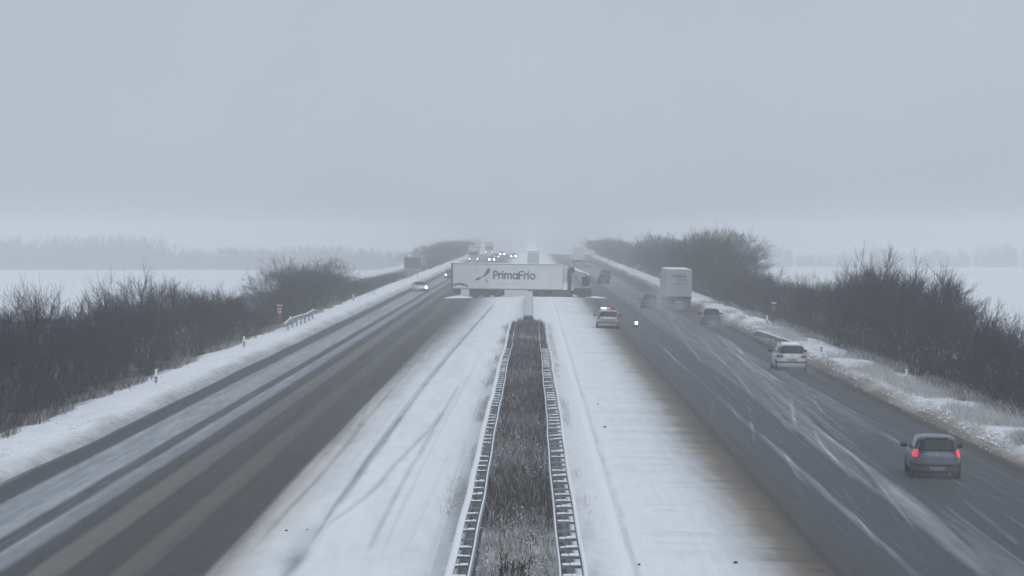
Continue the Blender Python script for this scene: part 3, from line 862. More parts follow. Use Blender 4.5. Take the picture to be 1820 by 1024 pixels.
def median_rail(side, xi, xo, label):
    """double-sided distance guardrail: two W beams joined by spacers every 2 m"""
    root = empty('guardrail', ((xi + xo) / 2, 62, 0)); tag(root, label, 'guardrail')
    rx = (xi + xo) / 2
    ys = list(np.arange(0, 196.01, 2.0))
    r = random.Random(int(10 * xo) + 50)
    wob = lambda y: .018 * math.sin(y * .11 + side) + .008 * math.sin(y * .37)
    hgt = lambda y: .46 - .40 * float(sstep(92, 150, y)) + .015 * math.sin(y * .5)
    W = beam_profile()
    for nm, x, sgn in (('outer_beam', xo - rx, side), ('inner_beam', xi - rx, -side)):
        mb = MB(); extrude_line(mb, [(sgn * a * (1.0 if nm[0] == 'o' else .55), b) for a, b in W], [(x + wob(y), y, hgt(y)) for y in ys])
        mb.build(nm, M_STEEL, root)
    # snow lying on the beams
    mb = MB()
    for x, w, th in ((xo - rx + side * .03, .085 if side < 0 else .045, .04), (xi - rx - side * .02, .022, .018)):
        yy = list(np.arange(0, 196, .5))
        path = [(x + wob(y), y, hgt(y) + .31) for y in yy]
        n = 5; vs_, fs_ = [], []
        for (px, y, z) in path:
            t = th * max(.12, .75 + .5 * float(fnoise(np.array(y * .9), np.array(x * 9.0), 2)) + .25 * r.uniform(-1, 1))
            vs_ += [(px - w, y, z - .02), (px - w * .7, y, z + t * .7), (px, y, z + t), (px + w * .7, y, z + t * .7), (px + w, y, z - .02)]
        for i in range(len(path) - 1):
            for k in range(n - 1): fs_.append((i * n + k, i * n + k + 1, (i + 1) * n + k + 1, (i + 1) * n + k))
        mb.add(vs_, fs_)
    tag(mb.build('snow_cover', M_SNOW, root, True), kind='stuff')
    w = abs(xo - xi) / 2
    sp = []
    for v in range(7):
        mb = MB(); mb.mi = 0
        mb.box(-w + .02, w - .02, -.05, .05, -.05, 0)
        mb.mi = 1
        rv = random.Random(v + 90)
        a0 = -w + .03
        while a0 < w - .06:      # lumps of lying snow, here and there blown off
            a1 = min(a0 + rv.uniform(.10, .26), w - .03)
            if v != 5 or rv.random() < .4:
                mb.box(a0, a1 - .002, -.07 - rv.uniform(0, .03), .07 + rv.uniform(0, .05), 0.002, rv.uniform(.022, .07), .02)
            a0 = a1
        sp.append(mb.mesh('spacer', [M_STEEL, M_SNOW]))
    pm = MB(); pm.box(-.05, .05, -.03, .03, -.75, -.13)
    post = pm.mesh('post', M_STEEL)
    for y in ys:
        z = hgt(y) + .27
        if z > .42:
            link('spacer', sp[r.randrange(7)], root, (wob(y), y, z)).rotation_euler = (0, r.gauss(0, .03), r.gauss(0, .02))
        link('post', post, root, (wob(y), y, z))
median_rail(-1, -1.30, -1.66, 'left snow-topped double guardrail with ladder-like spacers along the median weeds')
median_rail(1, .58, 1.05, 'right snow-topped double guardrail with ladder-like spacers along the median weeds')

# grey box barrier closing the median crossing, from the weeds to the lorry
br = empty('median_barrier', (-.27, 257, 0))
tag(br, 'straight grey barrier under thin snow running from the weeds to the jackknifed lorry', 'barrier')
L_ = 100.0
mb = MB()
nseg = 25
for k in range(nseg):
    y0 = k * L_ / nseg
    mb = MB()
    mb.prism([(-.40, .06), (-.40, .20), (-.34, .30), (-.36, .74), (-.30, .80), (.30, .80), (.36, .74), (.34, .30), (.40, .20), (.40, .06)], y0 + .03, y0 + L_ / nseg - .03)
    mb.build('barrier_segment', M_CONC, br)
mb = MB()
for k in range(50): mb.box(-.33, .33, k * 2 + .01, k * 2 + 1.99, .803, .822 + .012 * random.random(), .015)
tag(mb.build('snow_cover', mat('thin_snow', (.56, .58, .60), .95, noise=(.42, .43, .45), nscale=2.5), br), kind='stuff')
mb = MB(); mb.box(-.40, .40, -.18, .0, .08, .72, .04)
mb.build('end_cap', M_PLASTIC, br)

def short_rail(x0, y0, x1, y1, z, label, snowy):
    root = empty('guardrail', (x0, y0, 0)); tag(root, label, 'guardrail', None)
    dx, dy = x1 - x0, y1 - y0
    side = 1 if x0 < 0 else -1
    n = 9
    path = []
    for k in range(n):
        t = k / (n - 1)
        dip = -.3 * (1 - float(sstep(0, .12, t))) - .25 * float(sstep(.9, 1, t))
        path.append((dx * t, dy * t, tz(x0 + dx * t, y0 + dy * t) + z + dip * .8))
    mb = MB(); extrude_line(mb, [(side * a, b) for a, b in beam_profile()], path); mb.build('beam', M_STEEL, root)
    mb = MB()
    for k in range(n - 1):
        a, b = path[k], path[k + 1]
        mb.add([(a[0] - .07, a[1], a[2] + .315), (a[0] + .09, a[1], a[2] + .315), (b[0] + .09, b[1], b[2] + .315), (b[0] - .07, b[1], b[2] + .315),
                (a[0] + .01, a[1], a[2] + .37), (b[0] + .01, b[1], b[2] + .37)], [(0, 3, 5, 4), (1, 4, 5, 2), (0, 4, 1), (3, 2, 5), (0, 1, 2, 3)])
    tag(mb.build('snow_cover', M_SNOW, root), kind='stuff')
    pm = MB(); pm.box(-.06, .06, -.05, .05, -.9, .30)
    post = pm.mesh('post', M_STEEL)
    for k in range(1, n - 1):
        link('post', post, root, (path[k][0] - side * .07, path[k][1], path[k][2]))
short_rail(-18.55, 236, -18.55, 272, .48, 'short grey guardrail on posts on the left verge beside the orange call post', True)
short_rail(16.95, 200, 16.45, 233, .35, 'short dark guardrail half buried in the snow bank beyond the white estate car', False)

# ploughed lumps of snow along the road edges
ICO = bmesh.new(); bmesh.ops.create_icosphere(ICO, subdivisions=1, radius=1.0)
ICO.verts.ensure_lookup_table(); IV = np.array([v.co[:] for v in ICO.verts]); IF = np.array([[v.index for v in f.verts] for f in ICO.faces]); ICO.free()
def lumps(name, n, fx, y0, y1, r0, r1, m, label):
    Y = y0 + (y1 - y0) * RNG.random(n) ** 1.6
    X = fx(n)
    k = fnoise(Y * .4, X * .8, 2) > -.25
    X, Y = X[k], Y[k]
    r = r0 + (r1 - r0) * RNG.random(len(X)) ** 2.2
    Z = terrain(X, Y) + r * .25
    sc = np.stack([r * RNG.uniform(.8, 1.3, len(r)), r * RNG.uniform(.9, 2.2, len(r)), r * RNG.uniform(.5, .9, len(r))], -1)
    V = (np.stack([X, Y, Z], -1)[:, None] + IV[None] * sc[:, None] * RNG.uniform(.75, 1.2, (len(X), len(IV), 1))).reshape(-1, 3)
    F = (np.arange(len(X)) * len(IV))[:, None, None] + IF[None]
    tag(link(name, np_mesh(name, V, F.reshape(-1, 3), m)), label, 'snow', None, 'stuff')
M_DIRTSNOW = mat('dirty_snow', (.42, .40, .38), .95, spec=.1, noise=(.52, .51, .50), nscale=3)
lumps('snow_lumps', 2600, lambda n: np.clip(RNG.normal(17.8, .6, n), 16.95, 20), 112, 300, .02, .085, M_SNOW, 'ploughed lumps of snow on the right bank')
lumps('dirty_snow_lumps', 1500, lambda n: np.clip(RNG.normal(16.95, .25, n), 16.5, 18), 112, 300, .015, .06, M_DIRTSNOW, 'dirty slush lumps along the right road edge')
lumps('snow_lumps', 1500, lambda n: np.clip(RNG.normal(-18.0, .6, n), -20, -17.1), 104, 300, .012, .06, M_SNOW, 'ploughed lumps of snow on the left verge')
# ------------------------------------------------------------------ posts and signs
def delineator(x, y, label, sink=0.0, lean=0.0):
    root = empty('delineator_post', (x, y, tz(x, y) - .36 - sink)); root.rotation_euler = (0, lean, 0)
    tag(root, label, 'marker post', 'black and white marker posts on the verges')
    tri = lambda z0, z1, e=0: MB().prism([(-.06 - e, -.05 - e), (.06 + e, -.05 - e), (.02 + e, .06 + e), (-.02 - e, .06 + e)], z0, z1, 'xy')
    tri(0, .45).build('post_shaft', M_POSTW, root)
    tri(.45, .74, .002).build('black_band', M_POSTB, root)
    tri(.74, 1.05).build('post_top', M_POSTW, root)
    MB().box(-.025, .025, -.062, -.056, .50, .68).build('reflector', M_PANEL, root)
    MB().box(-.07, .07, -.06, .07, 1.052, 1.12, .03).build('snow_cap', M_SNOW, root, True)
delineator(-18.62, 156, 'nearest marker post on the left verge, black band above the snow')
delineator(-18.55, 203, 'second marker post on the left verge, before the orange call post')
delineator(-18.95, 247, 'marker post just behind the short left guardrail, white tip showing', -.1)
delineator(-18.9, 334, 'small distant marker post on the left verge beyond the guardrail')
delineator(18.6, 157, 'nearest marker post on the right bank, stuck in frosted grass', .1, .06)
delineator(18.2, 198, 'marker post on the right bank just right of the white estate car', .05)
delineator(18.6, 249, 'marker post on the right bank behind the half buried guardrail', -.1)

def call_post(x, y, m, label, pm=None):
    root = empty('emergency_call_post', (x, y, tz(x, y) - .15)); tag(root, label, 'call post')
    MB().box(-.15, .15, -.13, .13, 0, 1.25, .03).build('pillar', m, root)
    MB().box(-.2, .2, -.17, .17, 1.252, 1.84, .04).build('call_box', m, root)
    MB().box(-.13, .13, -.185, -.172, 1.30, 1.66, .004).build('pale_panel', pm or M_PANEL, root)
    MB().box(-.06, .06, -.192, -.187, 1.40, 1.56, .002).build('speaker_grille', M_SIGN, root)
    MB().box(-.22, .22, -.19, .19, 1.843, 1.92, .035).build('snow_cap', M_SNOW, root, True)
call_post(-19.7, 246, M_ORANGE, 'orange emergency call post standing in the snow before the left hedgerow')
call_post(19.6, 255, M_YELLOW, 'yellowish emergency call post half hidden before the right hedgerow', mat('grimy_panel', (.2, .17, .12), .6))

def sign_board(x, y, w, h, zc, label, posts=2):
    z0 = tz(x, y)
    root = empty('sign_board', (x, y, z0)); tag(root, label, 'road sign')
    MB().box(-w / 2, w / 2, -.03, .03, zc - h / 2 - z0, zc + h / 2 - z0, .02).build('board', M_SIGN, root)
    for k in (-.3, .3):
        MB().cyl((k * w, .12, (zc + h / 2 - z0) / 2), 'z', .06, zc + h / 2 - z0, 10).build('post', M_STEEL, root)
    for k in (-.3, .3):
        MB().box(-w / 2 + .1, w / 2 - .1, -.06, -.033, zc + k * h - .04 - z0, zc + k * h + .04 - z0).build('stiffener', M_SIGN, root)
sign_board(-18.9, 500, 2.65, 1.75, 2.5, 'large dark rectangular sign seen from behind on the left roadside')
sign_board(16.9, 868, 2.7, 1.6, 3.9, 'faint rectangular sign high above the road far off on the right')

wl_ = empty('warning_lamp', (*at(1131, 582), 0)); wl_.location.z = survey_z(8.6) + .02
tag(wl_, 'small portable warning lamp glowing white at the edge of the snow beside the patrol car', 'warning lamp')
MB().box(-.2, .2, -.08, .10, .0, .06, .015).build('base', M_PLASTIC, wl_)
MB().box(-.165, .165, -.06, .08, .062, .53, .03).build('housing', M_PLASTIC, wl_)
MB().box(-.125, .125, -.075, -.062, .20, .47, .005).build('lens', M_WARN, wl_)
MB().box(-.08, .08, -.01, .03, .562, .64, .01).build('handle', M_PLASTIC, wl_)

for i, (px, py, s_, lb) in enumerate(((1075, 763, .12, 'dark clod on the snow ridge right of the median'), (1136, 1011, .07, 'dark clod on the snow at the bottom of the ridge'),
                                      (1063, 722, .08, 'small dark clod on the ridge further from the camera'), (1308, 1007, .10, 'dark clod lying on the ripples of the right snowy lane'),
                                      (508, 950, .07, 'small dark clod on the left snow near the asphalt edge'), (545, 948, .05, 'tiny dark clod right of another on the left snow'))):
    x, y = at(px, py)
    r = random.Random(i); mb = MB()
    vs_, fs_ = [], []
    bm = bmesh.new(); bmesh.ops.create_icosphere(bm, subdivisions=2, radius=s_ * .5)
    for v in bm.verts: v.co *= r.uniform(.7, 1.2); v.co.z *= .6; v.co.y *= 1.6
    me = bpy.data.meshes.new('clod'); bm.to_mesh(me); bm.free(); me.materials.append(M_CLOD)
    tag(link('clod', me, None, (x, y, survey_z(x) + .09)), lb, 'clod', 'dark clods lying on the snow')

# ------------------------------------------------------------------ cars
class Shell:
    """stack of rounded plan outlines: rows (t, half width, rear y, front y, z, n)"""
    def __init__(s, rows_, ztop=None, zb=0.0):
        s.r = np.array(rows_, float); s.ztop = ztop; s.zb = zb
    def row(s, t):
        r = s.r
        return [float(np.interp(t, r[:, 0], r[:, k])) for k in range(1, 6)]
    def zz(s, t, y, z):
        if s.ztop is None: return z
        top = float(np.interp(y, [p[0] for p in s.ztop], [p[1] for p in s.ztop]))
        return s.zb + (top - s.zb) * t
    def end_point(s, t, fx, front, off=0.0):
        b, yr, yf, z, n = s.row(t)
        x = fx * b; a = (yf - yr) / 2; yc = (yf + yr) / 2
        k = max(1 - abs(fx) ** n, 0) ** (1 / n)
        y = yc + (a * k + off) * (1 if front else -1)
        x = x * (1 + off / b * abs(fx) ** 4)
        return (x, y, s.zz(t, min(max(y, yr), yf), z))
    def side_point(s, t, y, sg, off=0.0):
        b, yr, yf, z, n = s.row(t)
        a = (yf - yr) / 2; yc = (yf + yr) / 2
        q = min(abs((y - yc) / a), .995)
        return (sg * (b * (1 - q ** n) ** (1 / n) + off), y, s.zz(t, y, z))
    def skin(s, ts, N=56, cap=True, floor=True):
        vs_, fs_ = [], []
        u = []
        for k in range(N):
            u.append(2 * PI * k / N)
        for t in ts:
            b, yr, yf, z, n = s.row(t)
            a = (yf - yr) / 2; yc = (yf + yr) / 2
            e = 2 / n
            for w in u:
                c, d = math.cos(w), math.sin(w)
                # even spacing on flat faces: blend angle so that points spread
                m = max(abs(c), abs(d)); c2, d2 = c / m, d / m
                k = (abs(c2) ** n + abs(d2) ** n) ** (-1 / n)
                x, y = b * c2 * k, yc + a * d2 * k
                vs_.append((x, y, s.zz(t, y, z)))
        for i in range(len(ts) - 1):
            for k in range(N):
                fs_.append((i * N + k, i * N + (k + 1) % N, (i + 1) * N + (k + 1) % N, (i + 1) * N + k))
        if cap:
            b, yr, yf, z, n = s.row(ts[-1])
            a = (yf - yr) / 2; yc = (yf + yr) / 2
            base = (len(ts) - 1) * N
            for q, up in ((.94, .012), (.8, .03), (.5, .045), (.15, .05)):
                st = len(vs_)
                for k in range(N):
                    x, y, _ = vs_[base + k]
                    x2, y2 = x * q, yc + (y - yc) * q
                    vs_.append((x2, y2, s.zz(ts[-1], y2, z) + up))
                for k in range(N): fs_.append((base + k, base + (k + 1) % N, st + (k + 1) % N, st + k))
                base = st
            fs_.append(tuple(range(base, base + N)))
        if floor: fs_.append(tuple(range(N))[::-1])
        mb = MB(); mb.add(vs_, fs_)
        return mb

def patch(fn, u0, u1, t0, t1, off, nu=14, nt=6, taper=0.0, back=.02, rnd=.05):
    """solid plate lying on a shell: fn(t, u, offset); taper narrows it towards t1"""
    vs_, fs_ = [], []
    for o in (off, -back):
        for j in range(nt + 1):
            v = j / nt
            t = t0 + (t1 - t0) * v
            sh = (1 - taper * v) * (1 - rnd * abs(2 * v - 1) ** 6)
            uc = (u0 + u1) / 2; hw = (u1 - u0) / 2
            for i in range(nu + 1):
                vs_.append(fn(t, uc + hw * sh * (2 * i / nu - 1), o))
    m = nu + 1; K = m * (nt + 1)
    for j in range(nt):
        for i in range(nu):
            q = (j * m + i, j * m + i + 1, (j + 1) * m + i + 1, (j + 1) * m + i)
            fs_.append(q); fs_.append(tuple(K + k for k in q[::-1]))
    rim = [i for i in range(nu)] + [j * m + nu for j in range(nt)] + [nt * m + i for i in range(nu, 0, -1)] + [j * m for j in range(nt, 0, -1)]
    for k in range(len(rim)):
        a, b = rim[k], rim[(k + 1) % len(rim)]
        fs_.append((a, K + a, K + b, b))
    mb = MB(); mb.add(vs_, fs_)
    return mb

def wheel_set(root, xs, ys, r, w):
    tm = MB(); tm.ring((0, 0, 0), 'x', r, r * .62, w, 24); tyre = tm.mesh('tyre', M_RUBBER)
    rm = MB(); rm.cyl((0, 0, 0), 'x', r * .615, w * .7, 20)
    for k in range(5):
        a = 2 * PI * k / 5
        c = (w * .37, r * .33 * math.cos(a), r * .33 * math.sin(a))
        rm.cyl(c, 'x', r * .10, .02, 8); rm.cyl((-c[0], c[1], c[2]), 'x', r * .10, .02, 8)
    rim = rm.mesh('rim', M_RIM)
    for x in xs:
        for y in ys:
            wh = empty('wheel', (0, 0, 0)); wh.parent = root; wh.location = (x, y, r)
            link('tyre', tyre, wh); link('rim', rim, wh)

def car(name, label, cat, x, y, heading, paint, W=1.68, L=4.0, Ht=1.43, style='hatch', head=None, tail=M_TAIL, bumper=None, roof_snow=False, group=None, lights=(1, 1), detail=True, lamp_r=None):
    z = survey_z(x)
    root = empty(name, (x, y, z), heading, math.copysign(.018, x) if abs(heading) < 1 else -math.copysign(.018, x)); tag(root, label, cat, group)
    b = W / 2; rr, ff = -L / 2, L / 2
    belt = Ht * .64
    cab_r = rr + (.10 if style != 'saloon' else .75)
    zt = [(rr, belt), (rr + .6, belt + .01), (.35 * L - 1.0, belt - .02), (ff - .55, belt - .14), (ff, belt - .26)]
    body = Shell([(0, b * .90, rr + .12, ff - .14, 0, 5), (.10, b * .96, rr + .03, ff - .04, 0, 5), (.35, b, rr, ff, 0, 5), (.62, b, rr + .02, ff - .02, 0, 5), (.85, b * .985, rr + .05, ff - .10, 0, 5), (1, b * .93, rr + .10, ff - .22, 0, 4.5)], zt, .20)
    body.skin([0, .05, .10, .2, .35, .5, .62, .75, .85, .93, 1]).build('body', paint, root, True)
    topf = {'hatch': .15, 'estate': .15, 'saloon': -.05, 'suv': .15}[style]
    rake = {'hatch': .30, 'estate': .20, 'saloon': .55, 'suv': .22}[style]
    cab = Shell([(0, b * .945, cab_r, ff - .95, belt - .02, 5), (.12, b * .92, cab_r + .02, ff - 1.05, belt + .05, 5), (.85, b * .76, cab_r + rake, ff - 1.62, Ht - .09, 4.6), (.95, b * .72, cab_r + rake + .05, ff - 1.74, Ht - .045, 4.2), (1, b * .66, cab_r + rake + .12, ff - 1.86, Ht - .03, 3.8)])
    cab.skin([0, .06, .12, .3, .5, .7, .85, .9, .95, 1]).build('cabin', paint, root, True)
    rear = lambda t, u, o: cab.end_point(t, u, False, o)
    patch(rear, -.86, .86, .10, .84, .006, 18, 8, .02, rnd=.08).build('rear_window', M_GLASS, root, True)
    patch(lambda t, u, o: cab.end_point(t, u, True, o), -.86, .86, .08, .86, .006, 18, 8, .02).build('windscreen', M_GLASS, root, True)
    for sg in (-1, 1):
        f = lambda t, u, o, sg=sg: cab.side_point(t, u, sg, o)
        patch(f, cab_r + .30, -.08, .14, .80, .006, 8, 5, .12).build('side_window', M_GLASS, root, True)
        patch(f, .0, ff - 1.42, .14, .80, .006, 8, 5, .30).build('side_window', M_GLASS, root, True)
        # mirror
        mx = sg * (b + .11)
        mb = MB(); mb.box(mx - .11, mx + .11, ff - 1.50, ff - 1.36, belt + .0, belt + .15, .04)
        mb.box(min(sg * (b - .05), mx), max(sg * (b - .05), mx), ff - 1.46, ff - 1.40, belt + .01, belt + .05)
        mb.build('mirror', M_PLASTIC, root, True)
        # lamps
        bf = lambda t, u, o: body.end_point(t, u, False, o)
        if style in ('hatch', 'estate'):
            cf = lambda t, u, o: (lambda p, q: tuple(p[i] * (1 - t) + q[i] * t for i in range(3)))(body.end_point(.68, u, False, o + .005), cab.end_point(.22, u * 1.0, False, o + .005))
            patch(cf, *sorted((sg * .80, sg * .97)), .12, .92, .018, 6, 6, rnd=.2).build('tail_light', tail, root, True)
        else:
            patch(bf, *sorted((sg * .56, sg * .96)), .74, .90, .014, 8, 4, rnd=.2).build('tail_light', tail, root, True)
        lit = head if (head and lights[0 if sg < 0 else 1]) else M_CLEAR
        patch(lambda t, u, o: body.end_point(t, u, True, o), *sorted((sg * .55, sg * .90)), .62, .86, .012, 6, 4, rnd=.2).build('headlight', lit, root, True)
        if lit is not M_CLEAR and lamp_r:
            MB().cyl((sg * b * .68, ff + .0, .68), 'y', lamp_r, .08, 12).build('headlamp_lens', lit, root)
    bum = bumper or paint
    patch(bf, -.985, .985, .02, .34, .045, 20, 6, rnd=.02).build('rear_bumper', bum, root, True)
    patch(bf, -.97, .97, .34, .46, .05, 20, 3, rnd=.02).build('bumper_strip', M_PLASTIC, root, True)
    patch(bf, -.90, .90, -.14, .05, .03, 16, 3, rnd=.02).build('rear_valance', M_UNDER, root, True)
    patch(lambda t, u, o: body.end_point(t, u, True, o), -.98, .98, .0, .38, .03, 20, 5, rnd=.02).build('front_bumper', bum, root, True)
    patch(lambda t, u, o: body.end_point(t, u, True, o), -.5, .5, .42, .62, .015, 10, 3).build('grille', M_PLASTIC, root, True)
    plate_t = .24 if style in ('hatch',) else .58
    patch(bf, -.31, .31, plate_t - .09, plate_t + .09, .055 if style == 'hatch' else .015, 4, 2, rnd=0).build('licence_plate', M_PLATE, root)
    MB().box(-b * .86, b * .86, rr + .2, ff - .25, .14, .26).build('underbody', M_UNDER, root)
    wheel_set(root, (-(b - .10), b - .10), (rr + .72, ff - .78), .30 if style != 'suv' else .34, .19)
    if detail:
        p0 = cab.end_point(.12, 0, False, .02); p1 = cab.end_point(.55, .30, False, .02)
        mb = MB(); t = Tubes(); t.add(p0, p1, .012, .008)
        link('rear_wiper', t.mesh('rear_wiper', M_PLASTIC), root)
        MB().cyl((b * .5, rr + .06, .20), 'y', .03, .18, 10).build('exhaust_pipe', M_STEEL, root)
        patch(bf, -.06, .06, .86, .93, .012, 3, 2).build('badge', M_RIM, root)
        e = cab.end_point(.94, 0, False, 0)
        MB().box(-b * .45, b * .45, e[1] - .05, e[1] + .12, e[2] - .02, e[2] + .018, .012).build('roof_spoiler', paint, root)
        if style in ('estate', 'suv'):
            for sg in (-1, 1):
                MB().box(sg * b * .63 - .02, sg * b * .63 + .02, e[1] + .3, e[1] + 1.9, Ht - .01, Ht + .035, .012).build('roof_rail', M_STEEL, root)
    if roof_snow:
        s2 = Shell([(0, b * .66, cab_r + rake + .14, ff - 1.88, Ht - .02, 3.8), (1, b * .58, cab_r + rake + .22, ff - 1.98, Ht + .035, 3.5)])
        s2.skin([0, .5, 1], 40, True, False).build('roof_snow', M_SNOW, root, True)
    return root

xn, yn = at(1661, 853)
car('hatchback_car', 'silver hatchback with both brake lights glowing red on the wet right carriageway', 'car', xn + .17, yn + 1.9, -.045, M_SILVER, 1.60, 3.85, 1.37, 'hatch', tail=M_BRAKE, bumper=MATS.setdefault('grey_bumper', mat('grey_bumper', (.075, .08, .092), .5, noise=(.10, .105, .118), nscale=3)))
xw, yw = at(1407, 660)
car('estate_car', 'white estate car with dark rear window following the snow bank on the right', 'car', xw, yw + 2.2, 0, M_WHITE, 1.80, 4.7, 1.52, 'suv', roof_snow=True, bumper=M_WHITE)
xt, yt = at(1265, 580)
car('hatchback_car', 'dark teal hatchback between the white lorry and the white estate car', 'car', xt, yt + 2, 0, M_TEAL, 1.62, 3.9, 1.45, 'hatch', tail=M_TAILDIM)
xp, yp = at(1154, 549)
car('dark_car', 'small dark car in the spray just left of the white lorry', 'car', xp, yp + 2, 0, M_DARK, 1.55, 3.7, 1.42, 'hatch', tail=M_TAIL)
car('dark_car', 'low dark car far ahead on the right carriageway, nearer of two', 'car', 10.5, 462, 0, M_DARK, 1.7, 4.2, 1.4, 'hatch')
car('dark_car', 'dark car far ahead on the right carriageway beside the snow bank', 'car', 11.9, 510, 0, M_DARK, 1.75, 4.2, 1.5, 'hatch')
car('dark_car', 'hazy dark car farthest ahead on the right carriageway', 'car', 11.8, 664, 0, M_HAZEGREY, 1.75, 4.3, 1.5, 'hatch')

xo, yo = at(746, 519)
car('oncoming_car', 'silver-white oncoming car with one bright headlight on the left carriageway', 'car', xo, yo, PI + .16, M_WHITE, 1.72, 4.3, 1.42, 'saloon', head=M_HEAD, lights=(1, 0), lamp_r=.13, bumper=M_UNDER)
car('oncoming_car', 'dark oncoming car with lit headlights half hidden by the trailer end', 'car', -13.3, 512, PI, M_DARK, 1.75, 4.3, 1.5, 'estate', head=M_HEADDIM, lamp_r=.17)
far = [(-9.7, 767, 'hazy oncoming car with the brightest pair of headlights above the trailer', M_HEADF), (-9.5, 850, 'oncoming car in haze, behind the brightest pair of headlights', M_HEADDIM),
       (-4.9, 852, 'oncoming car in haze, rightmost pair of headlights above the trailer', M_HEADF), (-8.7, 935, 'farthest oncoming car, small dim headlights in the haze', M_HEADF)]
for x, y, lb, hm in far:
    car('oncoming_car', lb, 'car', x, y, PI, M_HAZEGREY, 1.75, 4.3, 1.45, 'estate', head=hm, lamp_r=.20 if hm is M_HEADF else .16, group='oncoming cars with headlights in the haze', detail=False)

# patrol car on the snowed-up lane
xq, yq = at(1081, 585)
pc = car('patrol_car', 'pale grey patrol car with blue and red roof lights parked on the snowy lane', 'police car', xq, yq + 2.2, 0, M_GREYCAR, 1.80, 4.5, 1.47, 'estate', bumper=M_GREYCAR)
lb = MB().box(-.56, .56, -.35, -.13, 1.50, 1.53, .01).build('light_bar', M_PLASTIC, pc)
MB().box(-.56, -.12, -.37, -.11, 1.532, 1.66, .03).build('blue_lamp', M_BLUE, lb, True)
MB().box(-.11, .22, -.37, -.11, 1.532, 1.64, .03).build('red_lamp', M_RED, lb, True)
MB().box(.23, .56, -.36, -.12, 1.532, 1.64, .03).build('unlit_lamp', M_PLASTIC, lb, True)
st = Shell([(0, .905, -2.262, 2.25, .62, 5), (1, .905, -2.262, 2.25, .80, 5)])
patch(lambda t, u, o: st.end_point(t, u, False, o), -.62, .62, 0, 1, .004, 10, 2, rnd=0).build('tailgate_stripe', M_GREEN, pc)

# ------------------------------------------------------------------ lorries
def lorry_wheel_meshes(r=.50, w=.30):
    tm = MB(); tm.ring((0, 0, 0), 'y', r, r * .58, w, 24)
    rm = MB(); rm.cyl((0, 0, 0), 'y', r * .575, w * .55, 20); rm.cyl((0, -w * .3, 0), 'y', r * .22, w * .25, 12); rm.cyl((0, w * .3, 0), 'y', r * .22, w * .25, 12)
    return tm.mesh('tyre', M_RUBBER), rm.mesh('rim', M_UNDER)
TYRE, RIM = lorry_wheel_meshes()
def lorry_wheels(root, xs, ys):
    for x in xs:
        for y in ys:
            wh = empty('wheel', (0, 0, 0)); wh.parent = root; wh.location = (x, y, .50)
            link('tyre', TYRE, wh); link('rim', RIM, wh)

def stroke(mb, pts, w, y, th=.006, caps=True):
    """flat thick line in the xz plane standing th proud towards -y"""
    n = len(pts); lft, rgt = [], []
    ww = w if isinstance(w, (list, tuple)) else [w] * n
    for i, (a, b) in enumerate(pts):
        p = pts[max(i - 1, 0)]; q = pts[min(i + 1, n - 1)]
        dx, dz = q[0] - p[0], q[1] - p[1]; l = math.hypot(dx, dz) + 1e-9
        nx, nz = -dz / l * ww[i] / 2, dx / l * ww[i] / 2
        lft.append((a + nx, b + nz)); rgt.append((a - nx, b - nz))
    for i in range(n - 1):
        q = [lft[i], lft[i + 1], rgt[i + 1], rgt[i]]
        mb.prism(q, y, y - th)
    if caps:
        for (a, b), w0 in ((pts[0], ww[0]), (pts[-1], ww[-1])):
            mb.prism([(a + w0 / 2 * math.cos(k * PI / 5), b + w0 / 2 * math.sin(k * PI / 5)) for k in range(10)], y, y - th * .8)
def arc(cx, cz, rx, rz, a0, a1, n=10):
    return [(cx + rx * math.cos(math.radians(a0 + (a1 - a0) * k / n)), cz + rz * math.sin(math.radians(a0 + (a1 - a0) * k / n))) for k in range(n + 1)]

def letters(mb, x, z, k, y, w):
    """the haulier's name in round heavy strokes; k = x-height"""
    def S(pts): stroke(mb, [(x + a * k, z + b * k) for a, b in pts], w, y)
    def P_():
        S([(0, 0), (0, 1.35)]); S([(0, 1.35), (.35, 1.35)] + arc(.35, .98, .38, .37, 90, -90) + [(0, .61)]); return 1.0
    def r_l():
        S([(0, 0), (0, .95)]); S(arc(.42, .48, .42, .45, 180, 80)); return .68
    def i_l():
        S([(0, 0), (0, .95)]); S([(0, 1.30), (.001, 1.34)]); return .38
    def m_l():
        S([(0, 0), (0, .95)]); S(arc(.31, .60, .31, .35, 180, 0) + [(.62, 0)]); S(arc(.93, .60, .31, .35, 180, 0) + [(1.24, 0)]); return 1.58
    def a_l():
        S(arc(.42, .47, .42, .46, 0, 360, 18)); S([(.86, .95), (.86, 0)]); return 1.18
    def F_():
        S([(0, 0), (0, 1.35), (.72, 1.35)]); S([(0, .70), (.58, .70)]); return 1.0
    def o_l():
        S(arc(.45, .47, .45, .46, 0, 360, 18)); return 1.0
    for g in (P_, r_l, i_l, m_l, a_l, F_, r_l, i_l, o_l):
        x += g() * k
    return x

